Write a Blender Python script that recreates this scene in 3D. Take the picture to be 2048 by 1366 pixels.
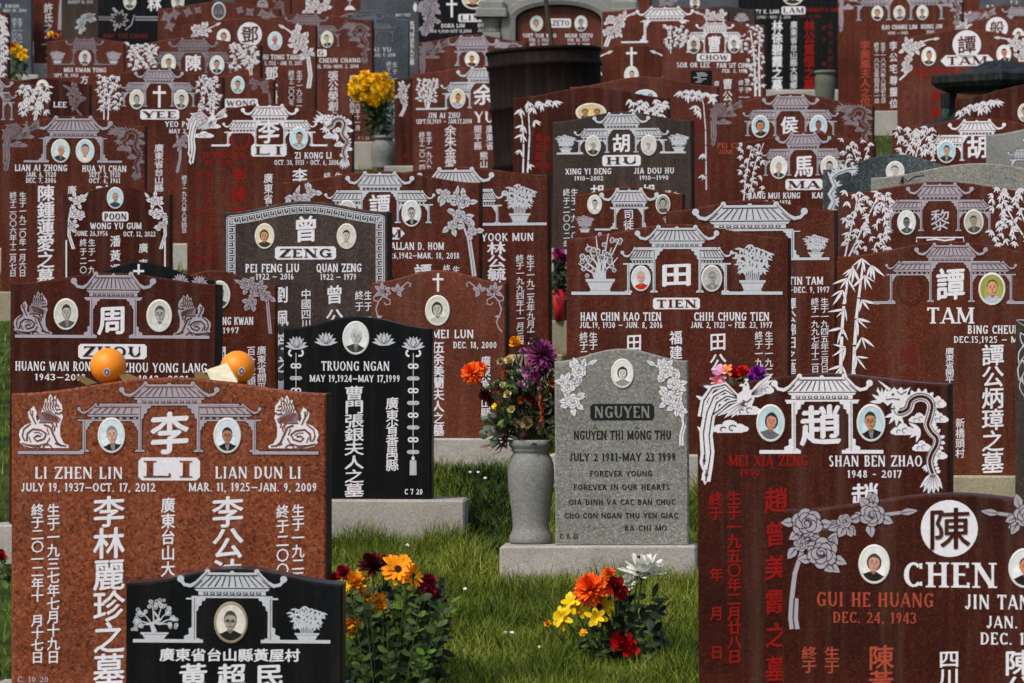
import bpy, math, random
from mathutils import Vector, Matrix
PI = math.pi
R = math.radians
for o in list(bpy.data.objects):
    bpy.data.objects.remove(o)
SC = bpy.context.scene
COL = SC.collection
rnd = random.Random(11)

# ---------------------------------------------------------------- camera
FPX = 9000.0                      # focal length in photograph pixels (2048 wide)
CAMZ = 3.0
cam = bpy.data.cameras.new('camera'); camo = bpy.data.objects.new('camera', cam); COL.objects.link(camo)
cam.sensor_width = 36.0; cam.sensor_fit = 'HORIZONTAL'; cam.lens = FPX / 2048 * 36.0
camo.location = (0, 0, CAMZ); camo.rotation_euler = (PI / 2, 0, 0)
cam.clip_start = 0.5; cam.clip_end = 2000
cam.dof.use_dof = True; cam.dof.focus_distance = 17.0; cam.dof.aperture_fstop = 13.0
SC.camera = camo

# ---------------------------------------------------------------- sky, sun, exposure
SUN_EL, SUN_AZ = R(50), R(-38)    # azimuth measured from behind the camera, negative = from its left
w = bpy.data.worlds.new('World'); SC.world = w; w.use_nodes = True
nt = w.node_tree; nt.nodes.clear()
sky = nt.nodes.new('ShaderNodeTexSky'); sky.sky_type = 'NISHITA'; sky.sun_disc = False
sky.sun_elevation = SUN_EL; sky.sun_rotation = math.atan2(math.sin(SUN_AZ), -math.cos(SUN_AZ))
sky.air_density = 1.0; sky.dust_density = 3.0; sky.ozone_density = 1.0
bg = nt.nodes.new('ShaderNodeBackground'); bg.inputs[1].default_value = 0.10
wo = nt.nodes.new('ShaderNodeOutputWorld')
nt.links.new(sky.outputs[0], bg.inputs[0]); nt.links.new(bg.outputs[0], wo.inputs[0])
sun = bpy.data.lights.new('sun', 'SUN'); suno = bpy.data.objects.new('sun', sun); COL.objects.link(suno)
sun.energy = 1.5; sun.angle = R(12); sun.color = (1.0, 0.95, 0.88)
sd = Vector((math.sin(SUN_AZ) * math.cos(SUN_EL), -math.cos(SUN_AZ) * math.cos(SUN_EL), math.sin(SUN_EL)))
suno.rotation_euler = sd.to_track_quat('Z', 'Y').to_euler()
vs = SC.view_settings
vs.view_transform = 'Standard'; vs.look = 'None'; vs.gamma = 1; vs.use_curve_mapping = False
vs.exposure = 0.62

# ---------------------------------------------------------------- helpers
SLOPE = (683 + 455) / FPX
def ground(y):                    # height of the grassy slope at distance y
    return CAMZ - 2.98 + SLOPE * y

def srgb(r, g, b):
    f = lambda c: (c / 255 / 12.92) if c / 255 <= 0.04045 else ((c / 255 + 0.055) / 1.055) ** 2.4
    return (f(r), f(g), f(b), 1)

_M = {}
def nodes(name, rough=0.5, spec=0.3):
    m = bpy.data.materials.new(name); m.use_nodes = True
    t = m.node_tree; b = t.nodes['Principled BSDF']
    b.inputs['Roughness'].default_value = rough
    b.inputs['Specular IOR Level'].default_value = spec
    return m, t, b

def plain(name, c, rough=0.5, spec=0.3, var=0.12, scale=60.0):
    """one colour with a faint procedural mottling"""
    if name in _M: return _M[name]
    m, t, b = nodes(name, rough, spec)
    tc = t.nodes.new('ShaderNodeTexCoord'); n = t.nodes.new('ShaderNodeTexNoise')
    n.inputs['Scale'].default_value = scale; n.inputs['Detail'].default_value = 3
    r = t.nodes.new('ShaderNodeValToRGB')
    r.color_ramp.elements[0].position = 0.3; r.color_ramp.elements[1].position = 0.7
    r.color_ramp.elements[0].color = tuple(x * (1 - var) for x in c[:3]) + (1,)
    r.color_ramp.elements[1].color = tuple(min(1, x * (1 + var)) for x in c[:3]) + (1,)
    t.links.new(tc.outputs['Object'], n.inputs['Vector']); t.links.new(n.outputs['Fac'], r.inputs['Fac'])
    t.links.new(r.outputs['Color'], b.inputs['Base Color'])
    _M[name] = m
    return m

def granite(name, dark, mid, light, grain=170.0, rough=0.38, spec=0.12, bump=0.0, cloud=0.3, dust=0.10, stain=0.0):
    """speckled stone: crystals (voronoi) in three tones over slow cloudy variation"""
    if name in _M: return _M[name]
    m, t, b = nodes(name, rough, spec)
    tc = t.nodes.new('ShaderNodeTexCoord'); oi = t.nodes.new('ShaderNodeObjectInfo')
    ad = t.nodes.new('ShaderNodeVectorMath'); ad.operation = 'MULTIPLY_ADD'
    t.links.new(oi.outputs['Random'], ad.inputs[0]); ad.inputs[1].default_value = (37, 53, 71)
    t.links.new(tc.outputs['Object'], ad.inputs[2])
    v = t.nodes.new('ShaderNodeTexVoronoi'); v.inputs['Scale'].default_value = grain * 1.35
    n1 = t.nodes.new('ShaderNodeTexNoise'); n1.inputs['Scale'].default_value = grain * 0.8; n1.inputs['Detail'].default_value = 4
    n2 = t.nodes.new('ShaderNodeTexNoise'); n2.inputs['Scale'].default_value = 3.5; n2.inputs['Detail'].default_value = 5
    n3 = t.nodes.new('ShaderNodeTexNoise'); n3.inputs['Scale'].default_value = 1.6; n3.inputs['Detail'].default_value = 8; n3.inputs['Distortion'].default_value = 1.0
    for x in (v, n1, n2, n3): t.links.new(ad.outputs[0], x.inputs['Vector'])
    sx = t.nodes.new('ShaderNodeSeparateColor'); t.links.new(v.outputs['Color'], sx.inputs[0])
    r = t.nodes.new('ShaderNodeValToRGB'); e = r.color_ramp
    e.elements[0].position = 0.0; e.elements[0].color = dark
    e.elements[1].position = 1.0; e.elements[1].color = light
    for p, c in ((0.1, dark), (0.42, mid), (0.6, mid), (0.95, light)):
        el = e.elements.new(p); el.color = c
    mx = t.nodes.new('ShaderNodeMix'); mx.data_type = 'FLOAT'; mx.inputs[0].default_value = 0.4
    t.links.new(sx.outputs[0], mx.inputs[2]); t.links.new(n1.outputs['Fac'], mx.inputs[3])
    t.links.new(mx.outputs[0], r.inputs['Fac'])
    mm = t.nodes.new('ShaderNodeMapRange'); mm.inputs[1].default_value = 0.3; mm.inputs[2].default_value = 0.7
    mm.inputs[3].default_value = 1 - cloud; mm.inputs[4].default_value = 1 + cloud
    t.links.new(n2.outputs['Fac'], mm.inputs[0])
    ml = t.nodes.new('ShaderNodeMix'); ml.data_type = 'RGBA'; ml.blend_type = 'MULTIPLY'; ml.inputs[0].default_value = 1
    cm = t.nodes.new('ShaderNodeCombineColor')
    for i in range(3): t.links.new(mm.outputs[0], cm.inputs[i])
    t.links.new(r.outputs['Color'], ml.inputs[6]); t.links.new(cm.outputs[0], ml.inputs[7])
    col = ml.outputs[2]
    if dust > 0:      # rain-washed dust runs down the face
        mp = t.nodes.new('ShaderNodeMapping'); mp.inputs['Scale'].default_value = (26, 26, 1.3); t.links.new(ad.outputs[0], mp.inputs['Vector'])
        nd = t.nodes.new('ShaderNodeTexNoise'); nd.inputs['Scale'].default_value = 1.0; nd.inputs['Detail'].default_value = 6; t.links.new(mp.outputs[0], nd.inputs['Vector'])
        md = t.nodes.new('ShaderNodeMapRange'); md.inputs[1].default_value = .48; md.inputs[2].default_value = .78; md.inputs[3].default_value = 0; md.inputs[4].default_value = dust; t.links.new(nd.outputs['Fac'], md.inputs[0])
        mk = t.nodes.new('ShaderNodeMix'); mk.data_type = 'RGBA'; t.links.new(md.outputs[0], mk.inputs[0]); t.links.new(col, mk.inputs[6]); mk.inputs[7].default_value = srgb(160, 140, 122); col = mk.outputs[2]
    if stain > 0:     # lichen and soil blotches
        ns = t.nodes.new('ShaderNodeTexNoise'); ns.inputs['Scale'].default_value = 7; ns.inputs['Detail'].default_value = 10; ns.inputs['Roughness'].default_value = .65; t.links.new(ad.outputs[0], ns.inputs['Vector'])
        ms = t.nodes.new('ShaderNodeMapRange'); ms.inputs[1].default_value = .5; ms.inputs[2].default_value = .72; ms.inputs[3].default_value = 0; ms.inputs[4].default_value = stain; t.links.new(ns.outputs['Fac'], ms.inputs[0])
        mk = t.nodes.new('ShaderNodeMix'); mk.data_type = 'RGBA'; t.links.new(ms.outputs[0], mk.inputs[0]); t.links.new(col, mk.inputs[6]); mk.inputs[7].default_value = srgb(74, 76, 56); col = mk.outputs[2]
    t.links.new(col, b.inputs['Base Color'])
    rr = t.nodes.new('ShaderNodeMapRange'); rr.inputs[1].default_value = 0.3; rr.inputs[2].default_value = 0.75
    rr.inputs[3].default_value = rough * 0.8; rr.inputs[4].default_value = min(1, rough * 1.35)
    t.links.new(n3.outputs['Fac'], rr.inputs[0]); t.links.new(rr.outputs[0], b.inputs['Roughness'])
    if bump > 0:
        bp = t.nodes.new('ShaderNodeBump'); bp.inputs['Strength'].default_value = bump; bp.inputs['Distance'].default_value = 0.004
        t.links.new(n1.outputs['Fac'], bp.inputs['Height']); t.links.new(bp.outputs[0], b.inputs['Normal'])
    _M[name] = m
    return m

# stones
RED = granite('red_granite', srgb(50, 18, 10), srgb(76, 32, 20), srgb(112, 64, 48))
RED2 = granite('dark_red_granite', srgb(39, 12, 6), srgb(58, 20, 11), srgb(88, 42, 30))
RED3 = granite('brown_red_granite', srgb(54, 22, 11), srgb(80, 35, 20), srgb(116, 66, 46))
RED4 = granite('hazy_dusty_red_granite', srgb(58, 26, 18), srgb(86, 41, 31), srgb(120, 72, 58))
ROSE = granite('rose_granite', srgb(68, 32, 21), srgb(96, 49, 34), srgb(128, 78, 60), grain=150)
ORANGE = granite('orange_granite', srgb(48, 24, 16), srgb(122, 62, 37), srgb(160, 98, 70), grain=105, cloud=.2)
BROWN = granite('grey_brown_granite', srgb(38, 30, 27), srgb(62, 51, 47), srgb(92, 82, 76), grain=130)
TAUPE = granite('dark_taupe_granite', srgb(38, 31, 28), srgb(58, 48, 43), srgb(82, 71, 65), grain=150)
BLACK = granite('black_granite', srgb(10, 11, 13), srgb(15, 17, 19), srgb(24, 27, 30), grain=170, rough=0.3, cloud=0.2, dust=.03)
SLATE = granite('slate_granite', srgb(52, 56, 62), srgb(72, 77, 84), srgb(104, 110, 116), grain=150)
GREEN = granite('green_granite', srgb(30, 38, 40), srgb(58, 67, 69), srgb(100, 110, 112), grain=100, cloud=0.4)
GREY = granite('grey_granite', srgb(88, 88, 82), srgb(126, 126, 118), srgb(170, 170, 160), grain=130, rough=0.75, bump=0.5, cloud=0.12)
SILVER = granite('silver_granite', srgb(100, 101, 98), srgb(126, 127, 122), srgb(154, 154, 148), grain=150, rough=0.6, cloud=0.12)
CONC = granite('pale_concrete', srgb(142, 138, 130), srgb(168, 163, 154), srgb(188, 184, 176), grain=150, rough=0.85, bump=0.4, cloud=0.16, dust=0, stain=.42)
CONC2 = granite('tan_concrete', srgb(128, 119, 97), srgb(152, 143, 118), srgb(172, 164, 140), grain=150, rough=0.85, bump=0.4, cloud=0.18, dust=0, stain=.4)
# paints
def paint(name, c, worn, amt=.55):
    """old paint in a carved recess: fine chips let a darker tone through"""
    m = plain(name, c, .75, .15, .05); t = m.node_tree; b = t.nodes['Principled BSDF']; src = b.inputs['Base Color'].links[0].from_socket
    tc = t.nodes.new('ShaderNodeTexCoord'); n = t.nodes.new('ShaderNodeTexNoise'); n.inputs['Scale'].default_value = 240; n.inputs['Detail'].default_value = 4; t.links.new(tc.outputs['Object'], n.inputs['Vector'])
    r = t.nodes.new('ShaderNodeMapRange'); r.inputs[1].default_value = .56; r.inputs[2].default_value = .74; r.inputs[3].default_value = 0; r.inputs[4].default_value = amt; t.links.new(n.outputs['Fac'], r.inputs[0])
    x = t.nodes.new('ShaderNodeMix'); x.data_type = 'RGBA'; t.links.new(r.outputs[0], x.inputs[0]); t.links.new(src, x.inputs[6]); x.inputs[7].default_value = worn; t.links.new(x.outputs[2], b.inputs['Base Color'])
    return m
WHITE = paint('white_paint', srgb(224, 222, 226), srgb(146, 136, 136))
LILAC = paint('sandblast_grey', srgb(166, 158, 166), srgb(110, 96, 98))
ASH = plain('sandblast_dim', srgb(128, 116, 120), 0.75, 0.2, 0.12)
PALE = paint('sandblast_pale', srgb(194, 197, 202), srgb(128, 122, 124))
REDP = paint('red_paint', srgb(142, 16, 9), srgb(76, 20, 14), .8)
FADE = paint('faded_red_paint', srgb(164, 70, 50), srgb(92, 36, 26), .8)
DIM = paint('dull_red_paint', srgb(104, 32, 22), srgb(74, 28, 20), .8)
INK = plain('black_paint', srgb(28, 27, 27), 0.7, 0.2, 0.2, 200)
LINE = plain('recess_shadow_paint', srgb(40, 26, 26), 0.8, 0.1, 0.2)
CERAM = plain('ceramic_rim', srgb(222, 220, 212), 0.25, 0.5, 0.03)
def tint(r, g, b, rough=0.16): return plain('print_%d_%d_%d' % (r, g, b), srgb(r, g, b), rough, 0.4, 0.12, 70)

class MB:
    """collects geometry for ONE mesh object"""
    def __init__(s): s.v = []; s.f = []; s.mi = []; s.mats = []
    def m(s, mat):
        if mat not in s.mats: s.mats.append(mat)
        return s.mats.index(mat)
    def face(s, pts, mat):
        k = len(s.v); s.v += [tuple(p) for p in pts]; s.f.append(tuple(range(k, k + len(pts)))); s.mi.append(s.m(mat))
    def grid(s, rows, mat, closed=False):
        k = len(s.v); n = len(rows[0]); i = s.m(mat)
        for r_ in rows: s.v += [tuple(p) for p in r_]
        for a in range(len(rows) - 1):
            for b in range(n if closed else n - 1):
                c = (b + 1) % n
                s.f.append((k + a * n + b, k + a * n + c, k + (a + 1) * n + c, k + (a + 1) * n + b)); s.mi.append(i)
    def box(s, x0, x1, y0, y1, z0, z1, mat, ch=0.0):
        if ch <= 0:
            p = [(x, y, z) for z in (z0, z1) for y in (y0, y1) for x in (x0, x1)]
            for q in ((0, 1, 5, 4), (1, 3, 7, 5), (3, 2, 6, 7), (2, 0, 4, 6), (4, 5, 7, 6), (2, 3, 1, 0)):
                s.face([p[i] for i in q], mat)
            return
        def ring(d, z):
            return [(x0 + d, y0, z), (x1 - d, y0, z), (x1, y0 + d, z), (x1, y1 - d, z), (x1 - d, y1, z), (x0 + d, y1, z), (x0, y1 - d, z), (x0, y0 + d, z)]
        def inset(z):
            return [(x0 + ch, y0 + ch, z), (x1 - ch, y0 + ch, z), (x1 - ch, y0 + ch, z), (x1 - ch, y1 - ch, z), (x1 - ch, y1 - ch, z), (x0 + ch, y1 - ch, z), (x0 + ch, y1 - ch, z), (x0 + ch, y0 + ch, z)]
        s.grid([ring(ch, z0), ring(ch, z1 - ch), inset(z1)], mat, True)
        t = inset(z1); s.face([t[0], t[1], t[3], t[5]], mat)
    def lathe(s, prof, mat, n=28, c=(0, 0, 0)):
        s.grid([[(c[0] + r * math.cos(2 * PI * i / n), c[1] + r * math.sin(2 * PI * i / n), c[2] + z) for i in range(n)] for r, z in prof], mat, True)
    def tube(s, pts, r0, r1, mat, n=6):
        rows = []
        for i, p in enumerate(pts):
            p = Vector(p); d = Vector(pts[min(i + 1, len(pts) - 1)]) - Vector(pts[max(i - 1, 0)])
            d.normalize(); u = d.orthogonal().normalized() if i == 0 else (u - d * u.dot(d)).normalized(); v = d.cross(u)
            r = r0 + (r1 - r0) * i / max(1, len(pts) - 1)
            rows.append([p + (u * math.cos(2 * PI * k / n) + v * math.sin(2 * PI * k / n)) * r for k in range(n)])
        s.grid(rows, mat, True)
    def build(s, name, parent=None, loc=None, smooth=False, label=None):
        if not s.f: return None
        me = bpy.data.meshes.new(name); me.from_pydata(s.v, [], s.f)
        for m_ in s.mats: me.materials.append(m_)
        me.polygons.foreach_set('material_index', s.mi)
        if smooth: me.polygons.foreach_set('use_smooth', [True] * len(s.f))
        o = bpy.data.objects.new(name, me); COL.objects.link(o)
        if parent: o.parent = parent
        if loc: o.location = loc
        if label: o['label'] = label
        return o

def tag(o, label=None, cat=None, group=None, kind=None):
    for k, v in (('label', label), ('category', cat), ('group', group), ('kind', kind)):
        if v: o[k] = v
    return o
def empty(name, loc, rz=0.0, label=None, cat=None, group=None):
    o = bpy.data.objects.new(name, None); COL.objects.link(o); o.location = loc; o.rotation_euler = (0, 0, rz)
    o.empty_display_size = 0.1
    return tag(o, label, cat, group)
def at(px, py, S):                # where a thing of scale S (photo pixels per metre) stands
    return Vector(((px - 1024) / S, FPX / S, CAMZ + (683 - py) / S))

# ---------------------------------------------------------------- lettering
_cj = {}
def cjk_shape(ch, bold):
    k = ch
    if k not in _cj:
        cu = bpy.data.curves.new('glyph', 'FONT'); cu.body = ch; cu.resolution_u = 2
        ob = bpy.data.objects.new('glyph', cu); me = ob.to_mesh()
        _cj[k] = ([(v.co.x, v.co.y + 0.12) for v in me.vertices], [tuple(p.vertices) for p in me.polygons])
        ob.to_mesh_clear(); bpy.data.objects.remove(ob); bpy.data.curves.remove(cu)
    return _cj[k]

def _C(cx, cy, rx, ry, a0=0, a1=360): return ('C', cx, cy, rx, ry, a0, a1)
def _V(x, y0=0, y1=1): return ('V', x, y0, y1)
def _v(x, y0=0, y1=1): return ('v', x, y0, y1)
def _H(x0, x1, y): return ('H', x0, x1, y)
def _D(*a): return ('D',) + a
def _d(*a): return ('d',) + a
FONT = {
 'A': (.74, [_d(.08, 0, .5, 1), _D(.5, 1, .92, 0), _H(.24, .76, .3)]),
 'B': (.62, [_V(.2), _H(.2, .52, 1), _H(.2, .52, .53), _H(.2, .55, 0), _C(.5, .765, .38, .235, -90, 90), _C(.52, .265, .44, .265, -90, 90)]),
 'C': (.66, [_C(.56, .5, .5, .5, 48, 312), _v(.92, .74, .96), _v(.92, .06, .22)]),
 'D': (.72, [_V(.2), _H(.2, .46, 1), _H(.2, .46, 0), _C(.44, .5, .52, .5, -90, 90)]),
 'E': (.56, [_V(.22), _H(.22, .9, 1), _H(.22, .76, .52), _H(.22, .95, 0), _v(.9, .8, 1), _v(.95, 0, .2)]),
 'F': (.54, [_V(.22), _H(.22, .92, 1), _H(.22, .78, .52), _v(.92, .8, 1)]),
 'G': (.72, [_C(.54, .5, .5, .5, 48, 320), _V(.84, .06, .44), _H(.6, 1, .44), _v(.9, .74, .96)]),
 'H': (.74, [_V(.2), _V(.8), _H(.2, .8, .52)]),
 'I': (.34, [_V(.5)]),
 'J': (.44, [_V(.7, .22, 1), _C(.36, .24, .42, .26, 190, 360)]),
 'K': (.70, [_V(.2), _d(.25, .4, .9, 1), _D(.42, .56, .94, 0)]),
 'L': (.54, [_V(.22), _H(.22, .95, 0), _v(.95, 0, .25)]),
 'M': (.90, [_v(.1), _D(.12, 1, .5, .08), _d(.5, .08, .88, 1), _V(.88)]),
 'N': (.76, [_v(.14), _D(.14, 1, .86, 0), _v(.86)]),
 'O': (.76, [_C(.5, .5, .5, .5)]),
 'P': (.58, [_V(.2), _H(.2, .52, 1), _H(.2, .52, .46), _C(.5, .73, .42, .27, -90, 90)]),
 'Q': (.76, [_C(.5, .5, .5, .5), _D(.55, .22, .98, -.1)]),
 'R': (.66, [_V(.2), _H(.2, .5, 1), _H(.2, .5, .48), _C(.48, .74, .38, .26, -90, 90), _D(.45, .5, .95, 0)]),
 'S': (.52, [_C(.5, .745, .44, .255, 35, 270), _C(.5, .265, .46, .265, 90, -150)]),
 'T': (.64, [_V(.5), _H(.04, .96, 1), _v(.06, .8, 1), _v(.94, .8, 1)]),
 'U': (.74, [_V(.2, .3, 1), _v(.86, .3, 1), _C(.53, .34, .42, .34, 180, 360)]),
 'V': (.72, [_D(.08, 1, .5, 0), _d(.5, 0, .92, 1)]),
 'W': (1.0, [_D(.05, 1, .3, 0), _d(.3, 0, .5, .9), _D(.5, .9, .72, 0), _d(.72, 0, .95, 1)]),
 'X': (.70, [_D(.08, 1, .92, 0), _d(.1, 0, .9, 1)]),
 'Y': (.70, [_D(.06, 1, .5, .46), _d(.5, .46, .94, 1), _V(.5, 0, .46)]),
 'Z': (.64, [_H(.08, .92, 1), _D(.92, 1, .08, 0), _H(.08, .95, 0), _v(.08, .8, 1), _v(.95, 0, .2)]),
 '0': (.58, [_C(.5, .5, .46, .5)]),
 '1': (.36, [_V(.55), _d(.15, .82, .55, 1)]),
 '2': (.58, [_C(.48, .71, .42, .29, 165, -35), _d(.82, .58, .08, .04), _H(.08, .94, 0.02), _v(.94, 0, .18)]),
 '3': (.56, [_C(.38, .75, .54, .25, 150, -90), _C(.38, .27, .58, .27, 90, -155)]),
 '4': (.58, [_d(.68, 1, .04, .28), _H(.04, .96, .28), _V(.7)]),
 '5': (.56, [_H(.2, .88, 1), _v(.2, .55, 1), _C(.44, .32, .46, .32, 125, -145)]),
 '6': (.54, [_C(.5, .3, .42, .3), _C(.72, .3, .64, .7, 98, 180)]),
 '7': (.52, [_H(.08, .92, 1), _D(.92, 1, .36, 0), _v(.08, .8, 1)]),
 '8': (.54, [_C(.5, .755, .38, .245), _C(.5, .26, .45, .26)]),
 '9': (.54, [_C(.5, .7, .42, .3), _C(.28, .7, .64, .7, -82, 0)]),
 '.': (.22, [('P', .5, .06)]), ',': (.22, [('P', .5, .06), _d(.6, .06, .3, -.14)]),
 '-': (.46, [_H(.1, .9, .45)]), '—': (.85, [_H(.04, .96, .45)]), ' ': (.36, []),
}
def latin(text, h, width=None, stem=.17, thin=.075, serif=False, track=.13):
    """polygons of a line of roman capitals, cap height h, fitted to width; origin at left of the baseline"""
    adv = [FONT[c][0] for c in text]
    tot = sum(adv) + track * (len(text) - 1)
    k = (width / h) / tot if width else 1.0
    st0 = stem * min(1.9, max(.7, k ** .7)); x = 0.0; out = []
    for c, a in zip(text, adv):
        W = a * k; st = min(st0, (.27 if c in '2356890' else .34) * W) if c not in 'I1' else st0
        X = lambda u: x + u * W
        for s in FONT[c][1]:
            if s[0] == 'V':
                cx, y0, y1 = X(s[1]), s[2], s[3]; q = st / 2; f = 1.35; dy = min(.16, (y1 - y0) / 3)
                out.append([(cx - q * f, y0), (cx + q * f, y0), (cx + q, y0 + dy), (cx + q, y1 - dy), (cx + q * f, y1), (cx - q * f, y1), (cx - q, y1 - dy), (cx - q, y0 + dy)])
                if serif:
                    for yy in ((y0, y0 + thin * .7), (y1 - thin * .7, y1)):
                        out.append([(cx - st, yy[0]), (cx + st, yy[0]), (cx + st, yy[1]), (cx - st, yy[1])])
            elif s[0] == 'v':
                cx, y0, y1 = X(s[1]), s[2], s[3]; q = thin / 2
                out.append([(cx - q * 1.3, y0), (cx + q * 1.3, y0), (cx + q, (y0 + y1) / 2), (cx + q * 1.3, y1), (cx - q * 1.3, y1), (cx - q, (y0 + y1) / 2)])
                if serif and y1 - y0 > .7:
                    for yy in ((y0, y0 + thin * .7), (y1 - thin * .7, y1)):
                        out.append([(cx - st * .8, yy[0]), (cx + st * .8, yy[0]), (cx + st * .8, yy[1]), (cx - st * .8, yy[1])])
            elif s[0] == 'H':
                x0, x1, y = X(s[1]), X(s[2]), s[3]
                y0, y1 = (y, y + thin) if y <= .1 else ((y - thin, y) if y >= .9 else (y - thin / 2, y + thin / 2))
                out.append([(x0, y0), (x1, y0), (x1, y1), (x0, y1)])
            elif s[0] in 'Dd':
                x0, y0, x1, y1 = X(s[1]), s[2], X(s[3]), s[4]
                L = math.hypot(x1 - x0, y1 - y0); q = (st if s[0] == 'D' else thin) / 2 * (L / max(.2, abs(y1 - y0))); q = min(q, st * 1.2)
                out.append([(x0 - q, y0), (x1 - q, y1), (x1 + q, y1), (x0 + q, y0)])
                if serif:
                    for (sx, sy) in ((x0, y0), (x1, y1)):
                        if (sy < .02 or sy > .98) and c in 'AKMNVWXY':
                            yy = (0, thin * .7) if sy < .5 else (1 - thin * .7, 1)
                            if c in 'A' and sy > .5: continue
                            out.append([(sx - st * .9, yy[0]), (sx + st * .9, yy[0]), (sx + st * .9, yy[1]), (sx - st * .9, yy[1])])
            elif s[0] == 'C':
                _, cx, cy, rx, ry, a0, a1 = s
                n = max(6, int(abs(a1 - a0) / 22)); inn = []; o_ = []
                for i in range(n + 1):
                    an = R(a0 + (a1 - a0) * i / n); tw = thin + (st - thin) * abs(math.cos(an)) ** 1.3
                    ox, oy = X(cx) + rx * W * math.cos(an), cy + ry * math.sin(an)
                    nx, ny = math.cos(an) / max(.05, rx * W), math.sin(an) / max(.05, ry); l = math.hypot(nx, ny)
                    o_.append((ox, oy)); inn.append((ox - nx / l * tw, oy - ny / l * tw))
                for i in range(n): out.append([o_[i], o_[i + 1], inn[i + 1], inn[i]])
            elif s[0] == 'P':
                q = max(.07, st * .5); out.append([(X(s[1]) - q, 0), (X(s[1]) + q, 0), (X(s[1]) + q, 2 * q), (X(s[1]) - q, 2 * q)])
        x += W + track * k
    return [[(p[0] * h, p[1] * h) for p in q] for q in out], tot * k * h

# ---------------------------------------------------------------- headstones
SIDE = granite('rough_stone_edge', srgb(44, 31, 25), srgb(62, 44, 36), srgb(90, 70, 60), grain=90, rough=0.9, bump=0.9)
class Stone:
    """one headstone: an Empty on the ground at its front face > plinth, slab, carvings, portraits, lettering.
    Positions on its face are measured from the photograph and divided by its scale S (pixels per metre)."""
    def __init__(s, S, xl, xr, ysh, ypk, mat, label, base=CONC, hb=.14, top=None, t=.19, plinth=None, yaw=None, cat='headstone', arch=False, group=None, side=None):
        s.S, s.xl, s.xr, s.ysh, s.ypk, s.mat = S, xl, xr, ysh, ypk, mat
        s.cx = (xl + xr) / 2; D = FPX / S; s.t = t
        gz = ground(D); s.yg = 683 - (gz - CAMZ) * S
        s.ybase = s.yg - hb * S if top is None else top
        X = (s.cx - 1024) / S
        if yaw is None: yaw = 4.3 + (s.cx - 1024) / FPX * 57.3 + rnd.uniform(-1.0, 1.2)
        s.root = empty('headstone', (X, D, gz), -R(yaw), label, cat, group); s.root.rotation_euler = (R(rnd.uniform(-.5, .5)), R(rnd.uniform(-.35, .35)), -R(yaw))
        m = MB(); zb = (s.yg - s.ybase) / S
        pl, pr = plinth if plinth else (xl - .07 * S, xr + .07 * S)
        m.box((pl - s.cx) / S, (pr - s.cx) / S, -.07, t + .07, -.2, zb, base, .008)
        m.build('plinth', s.root)
        n = 26; out = []
        hw = (xr - xl) / 2 / S; zs = (s.yg - ysh) / S; dz = (ysh - ypk) / S
        for i in range(n + 1):
            u = -1 + 2 * i / n
            z = zs + dz * (math.sqrt(max(0, 1 - u * u)) if arch else .5 * (1 + math.cos(PI * u)))
            out.append((u * hw, z))
        poly = [(-hw, zb + .002)] + out + [(hw, zb + .002)]
        c = .006
        def ins(d):
            q = []
            for (x, z) in poly:
                f = 1 - d / hw
                q.append((x * f, z - d if z > zb + .1 else z))
            return q
        m = MB(); a, b = poly, ins(c); sd_ = side or mat
        m.face([(x, 0, z) for x, z in b], mat)
        k = len(a)
        for i in range(k - 1):
            j = i + 1
            m.face([(b[i][0], 0, b[i][1]), (a[i][0], c, a[i][1]), (a[j][0], c, a[j][1]), (b[j][0], 0, b[j][1])], mat)
            m.face([(a[i][0], c, a[i][1]), (a[i][0], t - c, a[i][1]), (a[j][0], t - c, a[j][1]), (a[j][0], c, a[j][1])], SIDE if i in (0, k - 2) and mat not in (GREY, SILVER, BLACK, SLATE, GREEN) else sd_)
            m.face([(a[i][0], t - c, a[i][1]), (b[i][0], t, b[i][1]), (b[j][0], t, b[j][1]), (a[j][0], t - c, a[j][1])], sd_)
        m.face([(x, t, z) for x, z in reversed(b)], sd_)
        m.build('slab', s.root)
    def bell(s, px):
        u = (px - s.cx) / ((s.xr - s.xl) / 2)
        return s.ysh - (s.ysh - s.ypk) * .5 * (1 + math.cos(PI * max(-1, min(1, u))))
    def art(s, name, lv=0): return Art(s, name, lv)

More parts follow.
